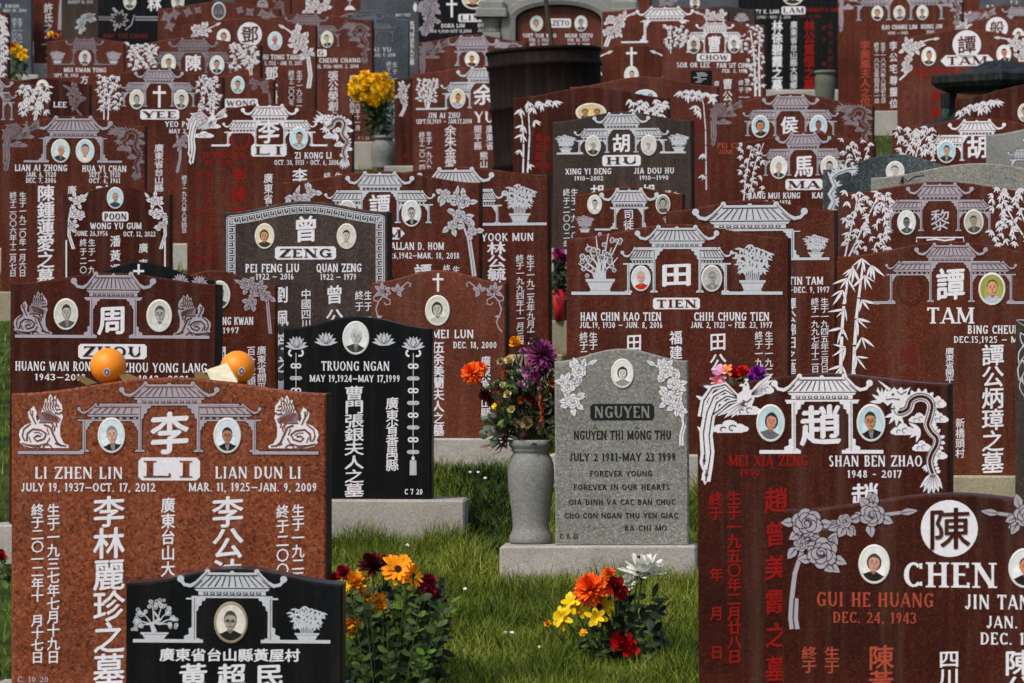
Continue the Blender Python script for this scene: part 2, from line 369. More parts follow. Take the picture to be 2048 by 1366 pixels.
class Art:
    """flat painted or sandblasted carving on a stone's face, one mesh"""
    def __init__(s, st, name, lv=0):
        s.st, s.name, s.y0, s.k, s.m, s.halo = st, name, -.0012 - .0016 * lv, 0, MB(), None
    def p(s, pts, mat, up=0.0):
        s.k += 1; y = s.y0 - up - (s.k % 400) * 6e-6; st = s.st
        s.m.face([((x - st.cx) / st.S, y, (st.yg - z) / st.S) for x, z in pts], mat)
        if s.halo and mat is not st.mat and up == 0:      # dark outline paints the blackened recess and edge shadow round a sandblasted shape
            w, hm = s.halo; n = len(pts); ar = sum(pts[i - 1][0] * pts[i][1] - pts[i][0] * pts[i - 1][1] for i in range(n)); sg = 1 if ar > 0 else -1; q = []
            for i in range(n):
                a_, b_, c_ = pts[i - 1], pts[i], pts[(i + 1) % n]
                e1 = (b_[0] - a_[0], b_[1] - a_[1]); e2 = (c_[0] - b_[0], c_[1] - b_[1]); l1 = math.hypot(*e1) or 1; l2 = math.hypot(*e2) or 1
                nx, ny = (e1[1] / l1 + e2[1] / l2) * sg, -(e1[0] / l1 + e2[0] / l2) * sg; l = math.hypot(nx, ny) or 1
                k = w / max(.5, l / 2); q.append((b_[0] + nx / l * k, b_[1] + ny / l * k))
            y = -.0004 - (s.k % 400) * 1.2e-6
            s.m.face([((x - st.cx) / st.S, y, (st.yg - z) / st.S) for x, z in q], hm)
    def ell(s, cx, cy, rx, ry, mat, n=18, up=0.0):
        s.p([(cx + rx * math.cos(2 * PI * i / n), cy + ry * math.sin(2 * PI * i / n)) for i in range(n)], mat, up)
    def line(s, pts, w, mat, w1=None, up=0.0):
        if len(pts) < 2: return
        s.k += 1; y = s.y0 - up - (s.k % 400) * 6e-6; st = s.st; rows = []; hr = []
        w1 = w if w1 is None else w1
        for i, (x, z) in enumerate(pts):
            a = pts[max(0, i - 1)]; b = pts[min(len(pts) - 1, i + 1)]
            dx, dz = b[0] - a[0], b[1] - a[1]; l = math.hypot(dx, dz) or 1
            q = (w + (w1 - w) * i / (len(pts) - 1)) / 2
            nx, nz = -dz / l * q, dx / l * q
            rows.append([((x + nx - st.cx) / st.S, y, (st.yg - z - nz) / st.S), ((x - nx - st.cx) / st.S, y, (st.yg - z + nz) / st.S)])
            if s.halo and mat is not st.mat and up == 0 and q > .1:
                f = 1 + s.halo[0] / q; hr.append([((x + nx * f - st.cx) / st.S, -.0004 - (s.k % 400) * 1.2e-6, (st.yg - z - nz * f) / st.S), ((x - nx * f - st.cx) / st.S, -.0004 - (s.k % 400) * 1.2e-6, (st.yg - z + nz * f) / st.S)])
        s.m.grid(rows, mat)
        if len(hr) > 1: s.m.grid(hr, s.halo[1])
    def ring(s, cx, cy, rx, ry, w, mat, a0=0, a1=360, n=24, up=0.0):
        s.line([(cx + rx * math.cos(R(a0 + (a1 - a0) * i / n)), cy + ry * math.sin(R(a0 + (a1 - a0) * i / n))) for i in range(n + 1)], w, mat, up=up)
    def leaf(s, x, y, ang, L, w, mat, bend=0.0, vein=None, up=0.0, edge=None):
        """pointed leaf; ang in degrees, 0 = right, 90 = down the picture"""
        a = R(ang); ca, sa = math.cos(a), math.sin(a); pts = []
        prof = ((0, .08), (.22, .75), (.45, 1), (.75, .6), (1, 0))
        f = lambda t, o: (x + ca * t * L - sa * (o * w / 2 + bend * L * t * t), y + sa * t * L + ca * (o * w / 2 + bend * L * t * t))
        pts = [f(t, o) for t, o in prof] + [f(t, -o) for t, o in reversed(prof[:-1])]
        if edge:
            q = 1.22; f2 = lambda t, o: (x + ca * (t * 1.06 - .02) * L - sa * (o * q * w / 2 + bend * L * t * t), y + sa * (t * 1.06 - .02) * L + ca * (o * q * w / 2 + bend * L * t * t))
            s.p([f2(t, o) for t, o in prof] + [f2(t, -o) for t, o in reversed(prof[:-1])], edge, up)
        s.p(pts, mat, up)
        if vein: s.line([f(t, 0) for t in (.1, .4, .8)], max(.6, w * .1), vein, .4, up + .0014)
    def han(s, ch, cx, cy, w, h, mat, bold=.014, slant=.05, up=0.0):
        vs_, fs = cjk_shape(ch, 0); st = s.st; i = s.m.m(mat)
        for j, (ox, oy) in enumerate(((-bold, -bold * .3), (bold, bold * .3), (0, bold * .75), (0, -bold * .75)) if bold > .006 else ((0, 0),)):
            y = s.y0 - up - j * .00012; k = len(s.m.v)
            for (u, v) in vs_:
                v2 = v + slant * (u - .5) + oy; u2 = u + ox
                s.m.v.append(((cx + (u2 - .5) * w - st.cx) / st.S, y, (st.yg - (cy + (.5 - v2) * h)) / st.S))
            for f in fs: s.m.f.append(tuple(k + q for q in f)); s.m.mi.append(i)
    def rom(s, text, xc, yc, h, w, mat, serif=False, up=0.0, stem=.17, thin=.08):
        ps, tot = latin(text, h, w, stem, thin, serif)
        for q in ps: s.p([(xc - tot / 2 + x, yc + h / 2 - y) for x, y in q], mat, up)
    def done(s, label=None): return s.m.build(s.name, s.st.root, label=label)

def T(st, text, xc, yc, h, w, mat=None, left=None, serif=False):
    a = st.art('inscription'); mat = mat or WHITE
    if left is not None: xc = left + w / 2
    big = h > 14
    a.rom(text, xc, yc, h, w, mat, serif=serif, stem=.175, thin=.095 if h > 18 else .135); a.done()
def K(st, x, y0, y1, w, text, mat=None, bold=None, h=None):
    """a column of Chinese characters from y0 to y1; a space leaves a gap"""
    a = st.art('inscription'); n = len(text); p = (y1 - y0) / n
    for i, c in enumerate(text):
        if c != ' ': a.han(c, x, y0 + p * (i + .5), w * 1.06, min(p * 1.05, w * 1.15) if h is None else h, mat or WHITE, (.02 if w > 24 else (.012 if w > 15 else .008)) if bold is None else bold)
    a.done()
def KR(st, x0, x1, y, h, text, mat=None, bold=.02):
    a = st.art('inscription'); n = len(text); p = (x1 - x0) / n
    for i, c in enumerate(text): a.han(c, x0 + p * (i + .5), y, min(p, h * 1.15), h, mat or WHITE, bold)
    a.done()
def BIG(st, ch, xc, yc, w, h, mat=None, bold=.028, lv=0):
    a = st.art('surname_character', lv); a.han(ch, xc, yc, w * 1.05, h * 1.08, mat or WHITE, bold); a.done()
def BN(st, text, xc, yc, w, h, panel=None, ink=None, tw=.84, th=.68, shape='cut', serif=True):
    """a painted name plate with the letters left in stone"""
    a = st.art('name_plate'); c = h * .16; x0, x1, y0, y1 = xc - w / 2, xc + w / 2, yc - h / 2, yc + h / 2
    if shape == 'hex': c = h * .5; pts = [(x0, yc), (x0 + c, y0), (x1 - c, y0), (x1, yc), (x1 - c, y1), (x0 + c, y1)]
    else: pts = [(x0, y0 + c), (x0 + c, y0), (x1 - c, y0), (x1, y0 + c), (x1, y1 - c), (x1 - c, y1), (x0 + c, y1), (x0, y1 - c)]
    a.p(pts, panel or WHITE)
    if text: a.rom(text, xc, yc, h * th, w * tw, ink or st.mat, serif=serif, up=.0022, stem=.2, thin=.1)
    a.done()
def CIRC(st, ch, xc, yc, r, size, panel=None):
    a = st.art('surname_roundel'); a.ell(xc, yc, r, r, panel or WHITE, 30)
    a.han(ch, xc, yc, size, size, st.mat, .012, up=.0022); a.done()

def gate(st, cx, rw, y0, yt, yb, ro=None, mat=None, bars=None, ci=None, lv=0):
    """carved paifang: tiled roof with curled ends, frieze of squares, beam, columns; ro adds the two side bays"""
    mat = mat or LILAC; dk = st.mat; a = st.art('gate_carving', lv); H = yt - y0; ci = ci or .62 * rw; cw = max(1.6, .075 * rw) if ro else max(1.6, .09 * rw)
    lw = max(.9, .014 * rw + .35)
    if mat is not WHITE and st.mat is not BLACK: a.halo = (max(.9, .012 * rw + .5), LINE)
    Y = lambda t: y0 + t * H
    def roof(xa, xb, ya, yb_, inset_l, inset_r, curl_l, curl_r, n):
        h = yb_ - ya
        def side(x, ins, sgn):
            return [(x + sgn * ins * (1 - t) ** 2.0, ya + h * t) for t in (0, .25, .5, .75, 1)]
        l = side(xa, inset_l, 1); r = side(xb, inset_r, -1)
        a.p(l + r[::-1], mat)
        for i in range(1, n):
            t = i / n
            top = (l[0][0] + (r[0][0] - l[0][0]) * t, ya + h * .22); bot = (l[-1][0] + (r[-1][0] - l[-1][0]) * t, yb_ - h * .08)
            a.line([top, bot], lw, dk, up=.0014)
        a.line([(l[0][0] - .02 * rw, ya + h * .16), (r[0][0] + .02 * rw, ya + h * .16)], lw, dk, up=.0014)
        for (x, ins, sgn, on) in ((xa, inset_l, -1, curl_l), (xb, inset_r, 1, curl_r)):
            if not on: continue
            q = h * .30
            ex = x + sgn * h * .85
            path = [(x - sgn * (ins * 1.0 + .0), ya - h * .04), (x - sgn * ins * .62, ya + h * .30), (x - sgn * ins * .22, ya + h * .66), (x + sgn * h * .22, ya + h * .86), (x + sgn * h * .62, ya + h * .78), (ex, ya + h * .5)]
            a.line(path, q * .95, mat, q * .7)
            a.line([(px + 0, py + q * .62) for px, py in path[1:5]], lw * .9, dk, up=.0014)
            a.ell(ex + sgn * h * .02, ya + h * .40, q * .78, q * .78, mat, 14)
            a.ell(path[0][0] - sgn * 0, ya - h * .10, q * .62, q * .62, mat, 12)
            a.line([path[0], (x - sgn * ins * .62, ya + h * .36), (x + sgn * h * .1, yb_)], lw * .7, dk, up=.0014)
    roof(cx - rw * .78, cx + rw * .78, Y(.06), Y(.62), rw * .28, rw * .28, 1, 1, 11 if rw > 60 else 8)
    a.ell(cx, Y(.03), .035 * rw + 1, .05 * H + .6, mat, 10)
    a.line([(cx - rw * .52, Y(.08)), (cx + rw * .52, Y(.08))], .08 * H, mat)
    a.p([(cx - .76 * rw, Y(.66)), (cx + .76 * rw, Y(.66)), (cx + .72 * rw, Y(.74)), (cx - .72 * rw, Y(.74))], mat)
    a.p([(cx - .68 * rw, Y(.75)), (cx + .68 * rw, Y(.75)), (cx + .68 * rw, Y(.90)), (cx - .68 * rw, Y(.90))], mat)
    n = 9 if rw > 40 else 6
    for i in range(n):
        x = cx - .6 * rw + 1.2 * rw * (i + .5) / n; q = .045 * rw; h = .045 * H
        a.p([(x - q, Y(.825) - h), (x + q, Y(.825) - h), (x + q, Y(.825) + h), (x - q, Y(.825) + h)], dk, up=.0014)
        if rw > 60: a.p([(x - q * .55, Y(.825) - h * .5), (x + q * .55, Y(.825) - h * .5), (x + q * .55, Y(.825) + h * .5), (x - q * .55, Y(.825) + h * .5)], mat, up=.0024)
    bw = .82 * rw if ro is None else .72 * rw
    if not ro: a.p([(cx - bw, Y(.93)), (cx + bw, Y(.93)), (cx + bw, Y(1.0)), (cx - bw, Y(1.0))], mat)
    L = yb - yt
    def column(x, ytop, foot=1.0):
        a.p([(x - cw / 2, ytop), (x + cw / 2, ytop), (x + cw / 2, yb), (x - cw / 2, yb)], mat)
        a.line([(x + cw * .1, ytop + 1), (x + cw * .1, yb - 1)], lw * .5, dk, up=.0014)
        a.p([(x - cw * 1.1 * foot, yb - .05 * L), (x + cw * 1.1 * foot, yb - .05 * L), (x + cw * 1.5 * foot, yb), (x - cw * 1.5 * foot, yb)], mat)
    def bracket(x, y, sgn, s_):
        a.p([(x, y), (x + sgn * s_, y), (x + sgn * s_ * .92, y + s_ * .28), (x + sgn * s_ * .6, y + s_ * .35), (x + sgn * s_ * .55, y + s_ * .8), (x + sgn * s_ * .25, y + s_ * .9), (x + sgn * s_ * .18, y + s_ * 1.35), (x, y + s_ * 1.4)], mat)
    bs = min(.2 * rw, .22 * L)
    for s_ in (-1, 1):
        column(cx + s_ * ci, yt - .02 * H)
        bracket(cx + s_ * (ci - cw / 2), yt, -s_, bs)
        a.p([(cx + s_ * (ci - cw * 1.8), yt), (cx + s_ * (ci + cw * 1.8), yt), (cx + s_ * (ci + cw * 1.8), yt + .04 * L), (cx + s_ * (ci - cw * 1.8), yt + .04 * L)], mat)
        if not ro:
            x = cx + s_ * (ci + cw / 2); q = bs * .75   # scroll foot outside each column
            a.p([(x, yb), (x, yb - q * 1.9), (x + s_ * q * .45, yb - q * 1.7), (x + s_ * q * .4, yb - q * .9), (x + s_ * q * 1.1, yb - q * .6), (x + s_ * q * 1.1, yb)], mat)
    if ro:
        a.p([(cx - ro * .74, Y(.92)), (cx + ro * .74, Y(.92)), (cx + ro * .74, Y(1.0)), (cx - ro * .74, Y(1.0))], mat)
        h = H * .62; ra, rb = Y(1.0), Y(1.0) + h * .62
        for s_ in (-1, 1):
            xi = cx + s_ * (ci + cw / 2); xo = cx + s_ * ro * .88
            l, r = (min(xi, xo), max(xi, xo))
            roof(l, r, ra + .4, rb, 0 if s_ > 0 else ro * .10, ro * .10 if s_ > 0 else 0, s_ < 0, s_ > 0, 7 if rw > 40 else 5)
            yy = rb + h * .06
            a.p([(xi, yy), (xo + s_ * 0, yy), (xo - s_ * .03 * ro, yy + h * .14), (xi, yy + h * .14)], mat)
            for k in range(7):
                x = xi + (xo - xi) * (k + .5) / 7.5; q = abs(xo - xi) * .03
                a.p([(x - q, yy + h * .2), (x + q, yy + h * .2), (x + q, yy + h * .32), (x - q, yy + h * .32)], mat)
            a.p([(xi, yy + h * .35), (xo + s_ * .02 * ro, yy + h * .35), (xo + s_ * .02 * ro, yy + h * .47), (xi, yy + h * .47)], mat)
            co = cx + s_ * ro * .90; yo = yy + h * .35
            column(co, yo); a.p([(co - cw * 2, yo), (co + cw * 2, yo), (co + cw * 2, yo + h * .12), (co - cw * 2, yo + h * .12)], mat)
            b2 = bs * .7
            bracket(co - s_ * cw / 2, yo + h * .1, -s_, b2); bracket(cx + s_ * (ci + cw / 2), yo + h * .1, s_, b2)
    for (x0, x1) in bars or []:
        q = max(1.4, .035 * (yb - y0))
        a.p([(x0, yb - q * .4), (x1, yb - q * .4), (x1, yb + q), (x0, yb + q)], mat)
    a.done()

def bamboo(st, stems, clusters, L, mat=None, seed=0, w=.26, sw=3.0, lv=0, down=True):
    """stems: polylines [(x, y) from the foot up]; clusters: (x, y, n, towards) groups of drooping leaves"""
    mat = mat or WHITE; r = random.Random(seed); a = st.art('bamboo_carving', lv)
    for s_ in stems:
        n = max(2, int(math.dist(s_[0], s_[-1]) / (sw * 6.5))); P = []
        for i in range(n + 1):
            t = i / n * (len(s_) - 1); k = min(int(t), len(s_) - 2); f = t - k
            P.append((s_[k][0] + (s_[k + 1][0] - s_[k][0]) * f, s_[k][1] + (s_[k + 1][1] - s_[k][1]) * f))
        for i in range(n):
            q = sw * (1 - .45 * i / n)
            a.line([P[i], ((P[i][0] * .08 + P[i + 1][0] * .92), (P[i][1] * .08 + P[i + 1][1] * .92))], q, mat, q * .9)
            a.line([(P[i][0] - q * .7, P[i][1]), (P[i][0] + q * .7, P[i][1])], q * .25, mat)
    for c in clusters:
        x, y, n, to = c
        for i in range(n):
            an = to + (i - (n - 1) / 2) * (120 / max(2, n)) + r.uniform(-10, 10); l = L * r.uniform(.75, 1.15)
            a.leaf(x, y, an, l, l * w * .8 * r.uniform(.8, 1.2), mat, bend=r.uniform(-.14, .14), edge=st.mat)
    a.done()
def bamboo_auto(st, box, stems, n, L, mat=None, seed=1, sw=3.0, w=.26, lv=0, k=4, bot=.75):
    """leaf clusters spread through a box around the stems, thinner towards the foot"""
    r = random.Random(seed); x0, y0, x1, y1 = box; cl = []; i = 0
    ss = [[(x0 + (x1 - x0) * u, y0 + (y1 - y0) * v) for u, v in s_] for s_ in stems]
    n = int(n * 1.35); L = L * .92
    for j in range(n):
        t = (j + .5) / n; y = y0 + (y1 - y0) * (t ** 1.15) * bot + L * .1; x = x0 + L * .4 + (x1 - x0 - L * .8) * ((j * .618 + r.uniform(0, .2)) % 1)
        cl.append((x, y, r.randint(k - 1, k), 90 + r.uniform(-38, 38)))
    bamboo(st, ss, cl, L, mat, seed + 5, w, sw, lv)
def pot(st, cx, y0, y1, w, kind='bamboo', mat=None, seed=3, outline=False):
    """carved potted plant between y0 (crown) and y1 (foot)"""
    mat = mat or WHITE; r = random.Random(seed); a = st.art('potted_plant_carving'); H = y1 - y0; ph = .22 * H; dk = st.mat
    pw = w * (.27 if kind != 'plum' else .25)
    a.p([(cx - pw * 1.15, y1 - ph), (cx + pw * 1.15, y1 - ph), (cx + pw * 1.1, y1 - ph * .78), (cx - pw * 1.1, y1 - ph * .78)], mat if kind != 'soft' else ASH)
    a.p([(cx - pw, y1 - ph * .74), (cx + pw, y1 - ph * .74), (cx + pw * .72, y1 - ph * .14), (cx - pw * .72, y1 - ph * .14)], PALE)
    a.p([(cx - pw * .8, y1 - ph * .12), (cx + pw * .8, y1 - ph * .12), (cx + pw * .84, y1), (cx - pw * .84, y1)], mat)
    yb = y1 - ph
    if kind == 'plum':
        tips = [(-.42, .52), (-.25, .2), (-.08, .06), (.16, .02), (.38, .1), (.34, .42), (-.36, .36), (.05, .3), (.22, .26)]
        for i, (u, v) in enumerate(tips):
            x, y = cx + u * w, y0 + v * H; b = cx + u * w * .22
            mid = [(b, yb), (cx + u * w * .3 + r.uniform(-3, 3), yb - (yb - y) * .4), (cx + u * w * .62, yb - (yb - y) * .62), (x, y)]
            a.line(mid, w * .055, mat, w * .018)
            for k in range(4):
                t = r.uniform(.35, 1); bx, by = cx + (x - cx) * t + r.uniform(-.09, .09) * w, yb - (yb - y) * t + r.uniform(-.07, .07) * H
                q = w * r.uniform(.035, .06)
                a.ell(bx, by, q, q, mat, 9); a.ell(bx, by, q * .55, q * .55, dk, 7, up=.0014); a.ell(bx, by, q * .22, q * .22, mat, 5, up=.0024)
    elif kind == 'bonsai':
        a.line([(cx, yb), (cx - w * .06, yb - H * .2), (cx + w * .1, yb - H * .34), (cx - w * .02, yb - H * .52)], w * .12, mat, w * .04)
        for (u, v) in ((-.42, .5), (-.28, .28), (-.05, .08), (.18, .05), (.3, .25), (.44, .42), (.4, .6), (-.38, .64)):
            x, y = cx + u * w, y0 + v * H
            a.line([(cx + u * w * .2, yb - H * .2), (cx + u * w * .6, (y + yb - H * .25) / 2), (x, y)], w * .035, mat, w * .012)
            for k in range(8):
                q = w * r.uniform(.026, .042); xx, yy = x + r.uniform(-.1, .1) * w, y + r.uniform(-.08, .08) * H
                a.ring(xx, yy, q, q, w * .016, mat, n=8); a.ell(xx, yy, q * .3, q * .3, mat, 5)
    else:
        n = 8
        for i in range(n):
            u = (i + .5) / n * 2 - 1; x = cx + u * w * .42; y = y0 + H * (.1 + .18 * u * u + r.uniform(0, .1))
            a.line([(cx + u * pw * .6, yb), (cx + u * w * .2, (yb + y) / 2), (x, y)], max(1, w * .026), mat, max(.7, w * .014))
            for k in range(4):
                t = .4 + .6 * k / 3; xx = cx + u * pw * .6 + (x - cx - u * pw * .6) * t; yy = yb + (y - yb) * t
                for q in range(3):
                    a.leaf(xx, yy, 90 + u * -30 + (q - 1) * 52 + r.uniform(-20, 20), w * .16, w * .05, mat, bend=r.uniform(-.15, .15))
    a.done()

def rose(a, x, y, r_, mat, dk, seed=0):
    rr = random.Random(seed); n = 7; ph = rr.uniform(0, 6); pts = []
    for i in range(n * 4):
        an = 2 * PI * i / (n * 4) + ph; q = r_ * (1 + .10 * abs(math.sin(an * n / 2)) - .04)
        pts.append((x + q * math.cos(an), y + q * .92 * math.sin(an)))
    lw = max(.6, r_ * .06)
    def pet(cx, cy, q, sq, an):
        o_ = [(q * math.cos(2 * PI * k / 12), q * sq * math.sin(2 * PI * k / 12)) for k in range(12)]; ca, sa = math.cos(an), math.sin(an)
        f = lambda s_: [(cx + (u * ca - v * sa) * s_, cy + (u * sa + v * ca) * s_) for u, v in o_]
        a.p(f(1 + lw * 1.1 / q), dk); a.p(f(1), mat)
    for i in range(6): an = ph + i * PI / 3; pet(x + r_ * .56 * math.cos(an), y + r_ * .52 * math.sin(an), r_ * .46, rr.uniform(.9, 1.15), an + PI / 2)
    for i in range(5): an = ph + .5 + i * 2 * PI / 5; pet(x + r_ * .33 * math.cos(an), y + r_ * .31 * math.sin(an), r_ * .37, rr.uniform(.85, 1.1), an + PI / 2)
    pet(x, y, r_ * .30, 1, 0); a.ring(x, y, r_ * .17, r_ * .16, lw, dk, ph * 57, ph * 57 + 290, 9, up=.0014)
    a.ring(x, y, r_ * .25, r_ * .24, lw * .8, dk, ph * 57 + 160, ph * 57 + 330, 7, up=.0014)
def spray(st, path, blooms, mat=None, L=16, seed=1, stem=3.0, leafy=14, tail=True, name='flower_carving', dark=None):
    """a carved flower spray: path from bud tip to stem end; blooms [(x, y, r)]"""
    mat = mat or WHITE; dk = dark or st.mat; r = random.Random(seed); a = st.art(name)
    a.line(path, stem * .7, mat, stem * 1.2)
    if tail and len(path) > 2:
        q = path[-3:]; a.line([(x + stem * 1.1, y) for x, y in q], stem * .8, mat, stem * 1.1); a.line([(x + stem * .5, y) for x, y in q], max(.6, stem * .25), dk, up=.0014)
    for i in range(leafy):
        b = blooms[i % len(blooms)]; an = r.uniform(0, 360); d = b[2] * .75
        a.leaf(b[0] + d * math.cos(R(an)), b[1] + d * math.sin(R(an)), an + r.uniform(-30, 30), L * r.uniform(.7, 1.0), L * .58, mat, r.uniform(-.15, .15), dk, edge=dk)
    x, y = path[0]; x2, y2 = path[1]; an = math.degrees(math.atan2(y - y2, x - x2))
    a.leaf(x - 1.0 * L * math.cos(R(an)), y - 1.0 * L * math.sin(R(an)), an, L * 1.1, L * .42, mat, 0, dk, edge=dk)
    for i, b in enumerate(blooms): rose(a, b[0], b[1], b[2], mat, dk, seed + i)
    a.done()
def mirror(pts, cx): return [(2 * cx - p[0],) + tuple(p[1:]) for p in pts]
def scroll_corner(st, x, y, sx, s_, mat):
    """carved corner: a five-petalled flower, a trefoil and curling tendrils"""
    a = st.art('flower_carving'); dk = st.mat
    fx, fy = x + sx * 28 * s_, y + 20 * s_
    for i in range(6): a.leaf(fx, fy, i * 60 + 20, 16 * s_, 13 * s_, mat, 0, dk, edge=dk)
    a.ell(fx, fy, 4 * s_, 4 * s_, dk, 8, up=.0014)
    for k, an in enumerate((200, 270, 340, 60)): a.leaf(x + sx * 58 * s_, y + 18 * s_, an if sx > 0 else 180 - an, 18 * s_, 11 * s_, mat, 0, dk, edge=dk)
    for an in (150, 215, 265): a.leaf(fx - sx * 6 * s_, fy, an if sx > 0 else 180 - an, 24 * s_, 11 * s_, mat, 0, dk, edge=dk)
    C = lambda pts, w: a.line([(x + sx * u * s_, y + v * s_) for u, v in pts], w * s_, mat)
    C([(62, 16), (72, 6), (82, -2), (90, 2), (86, 9)], 3)
    C([(24, 30), (12, 44), (6, 62), (10, 78), (18, 92), (12, 108), (4, 116)], 3)
    C([(24, 32), (40, 40), (40, 50), (30, 52), (26, 46)], 2.6)
    C([(12, 44), (2, 42), (0, 34), (6, 30)], 2.6)
    a.leaf(x + sx * 8 * s_, y + 80 * s_, 0 if sx > 0 else 180, 14 * s_, 7 * s_, mat)
    a.done()

LION_PTS = [(.30, .22), (.18, .33), (.20, .43), (.26, .52), (.12, .57), (.02, .66), (0, .75), (.04, .84), (.01, .88), (.10, .95), (.25, .985), (.99, .985), (1, .94), (.9, .9), (.83, .78), (.82, .62), (.84, .52), (.88, .42), (.86, .36), (.87, .28), (.86, .2), (.8, .13), (.74, .03), (.68, .08), (.63, .0), (.57, .1), (.52, .08), (.49, .2), (.45, .32), (.40, .36), (.41, .46), (.37, .5), (.34, .43), (.36, .33)]
def lion(st, x0, y0, x1, y1, flip, mat=None):
    mat = mat or WHITE; a = st.art('lion_carving'); dk = st.mat; w, h = x1 - x0, y1 - y0
    P = lambda q: [((x0 + u * w) if not flip else (x1 - u * w), y0 + v * h) for u, v in q]
    a.p(P(LION_PTS), mat); lw = max(1.2, w * .028)
    L = lambda q, k=1.0: a.line(P(q), lw * k, dk, up=.0014)
    a.p(P([(.40, .34), (.62, .30), (.84, .45), (.80, .52), (.6, .5), (.42, .5)]), ASH, up=.0010)
    L([(.16, .86), (.17, .72), (.28, .64), (.45, .66), (.55, .73), (.5, .82), (.36, .86), (.3, .8), (.36, .76), (.44, .77)], 1.3)
    L([(.06, .9), (.2, .93), (.4, .94), (.56, .9), (.62, .8)]); L([(.5, .56), (.62, .6), (.68, .72), (.76, .88), (.86, .95)], 1.3)
    L([(.24, .54), (.1, .64), (.07, .76), (.12, .86)]); L([(.27, .3), (.27, .42), (.34, .55)]); L([(.72, .9), (.82, .93), (.95, .95)])
    L([(.64, .52), (.72, .6), (.7, .68)]); L([(.74, .52), (.76, .6)]); L([(.4, .52), (.55, .52), (.7, .52)], .8)
    for i in range(6):
        u = .5 + .05 * i; L([(u, .16), (u - .03, .24), (u + .01, .31)], .8)
    for i in range(5): L([(.44 + .02 * i, .34 + .03 * i), (.6 + .02 * i, .37 + .03 * i), (.78, .44 + .02 * i)], .6)
    L([(.22, .26), (.23, .36), (.3, .46)], .7); L([(.1, .92), (.3, .965), (.44, .965)], .7); L([(.3, .7), (.4, .7), (.48, .75)], .6); L([(.2, .78), (.24, .88)], .7); L([(.68, .56), (.66, .66), (.7, .78)], .7); L([(.56, .62), (.6, .74)], .7)
    for i in range(5): L([(.53 + .055 * i, .05 + .02 * (i % 2)), (.5 + .06 * i, .12), (.54 + .05 * i, .18)], .7)
    L([(.72, .22), (.78, .2), (.8, .24)]); L([(.72, .34), (.8, .36), (.86, .33)], 1.2); L([(.76, .28), (.84, .28)], .8); L([(.66, .14), (.72, .1)], .8); L([(.48, .98), (.52, .93), (.6, .92), (.66, .97)])
    a.done()
def cloud(a, x, y, w, h, mat, dk):
    for (u, v, q) in ((-.32, .1, .24), (0, -.12, .32), (.3, .08, .26), (.48, .14, .16), (-.48, .18, .14)):
        a.ell(x + u * w, y + v * h, q * w * .8, q * h * 1.3, mat, 12)
    a.p([(x - .55 * w, y + .1 * h), (x + .58 * w, y + .1 * h), (x + .4 * w, y + .42 * h), (x - .4 * w, y + .42 * h)], mat)
    lw = max(.6, w * .03); a.ring(x + .1 * w, y + .05 * h, .12 * w, .2 * h, lw, dk, 90, 330, 8, up=.0014); a.ring(x - .2 * w, y + .15 * h, .1 * w, .16 * h, lw, dk, 120, 330, 8, up=.0014)
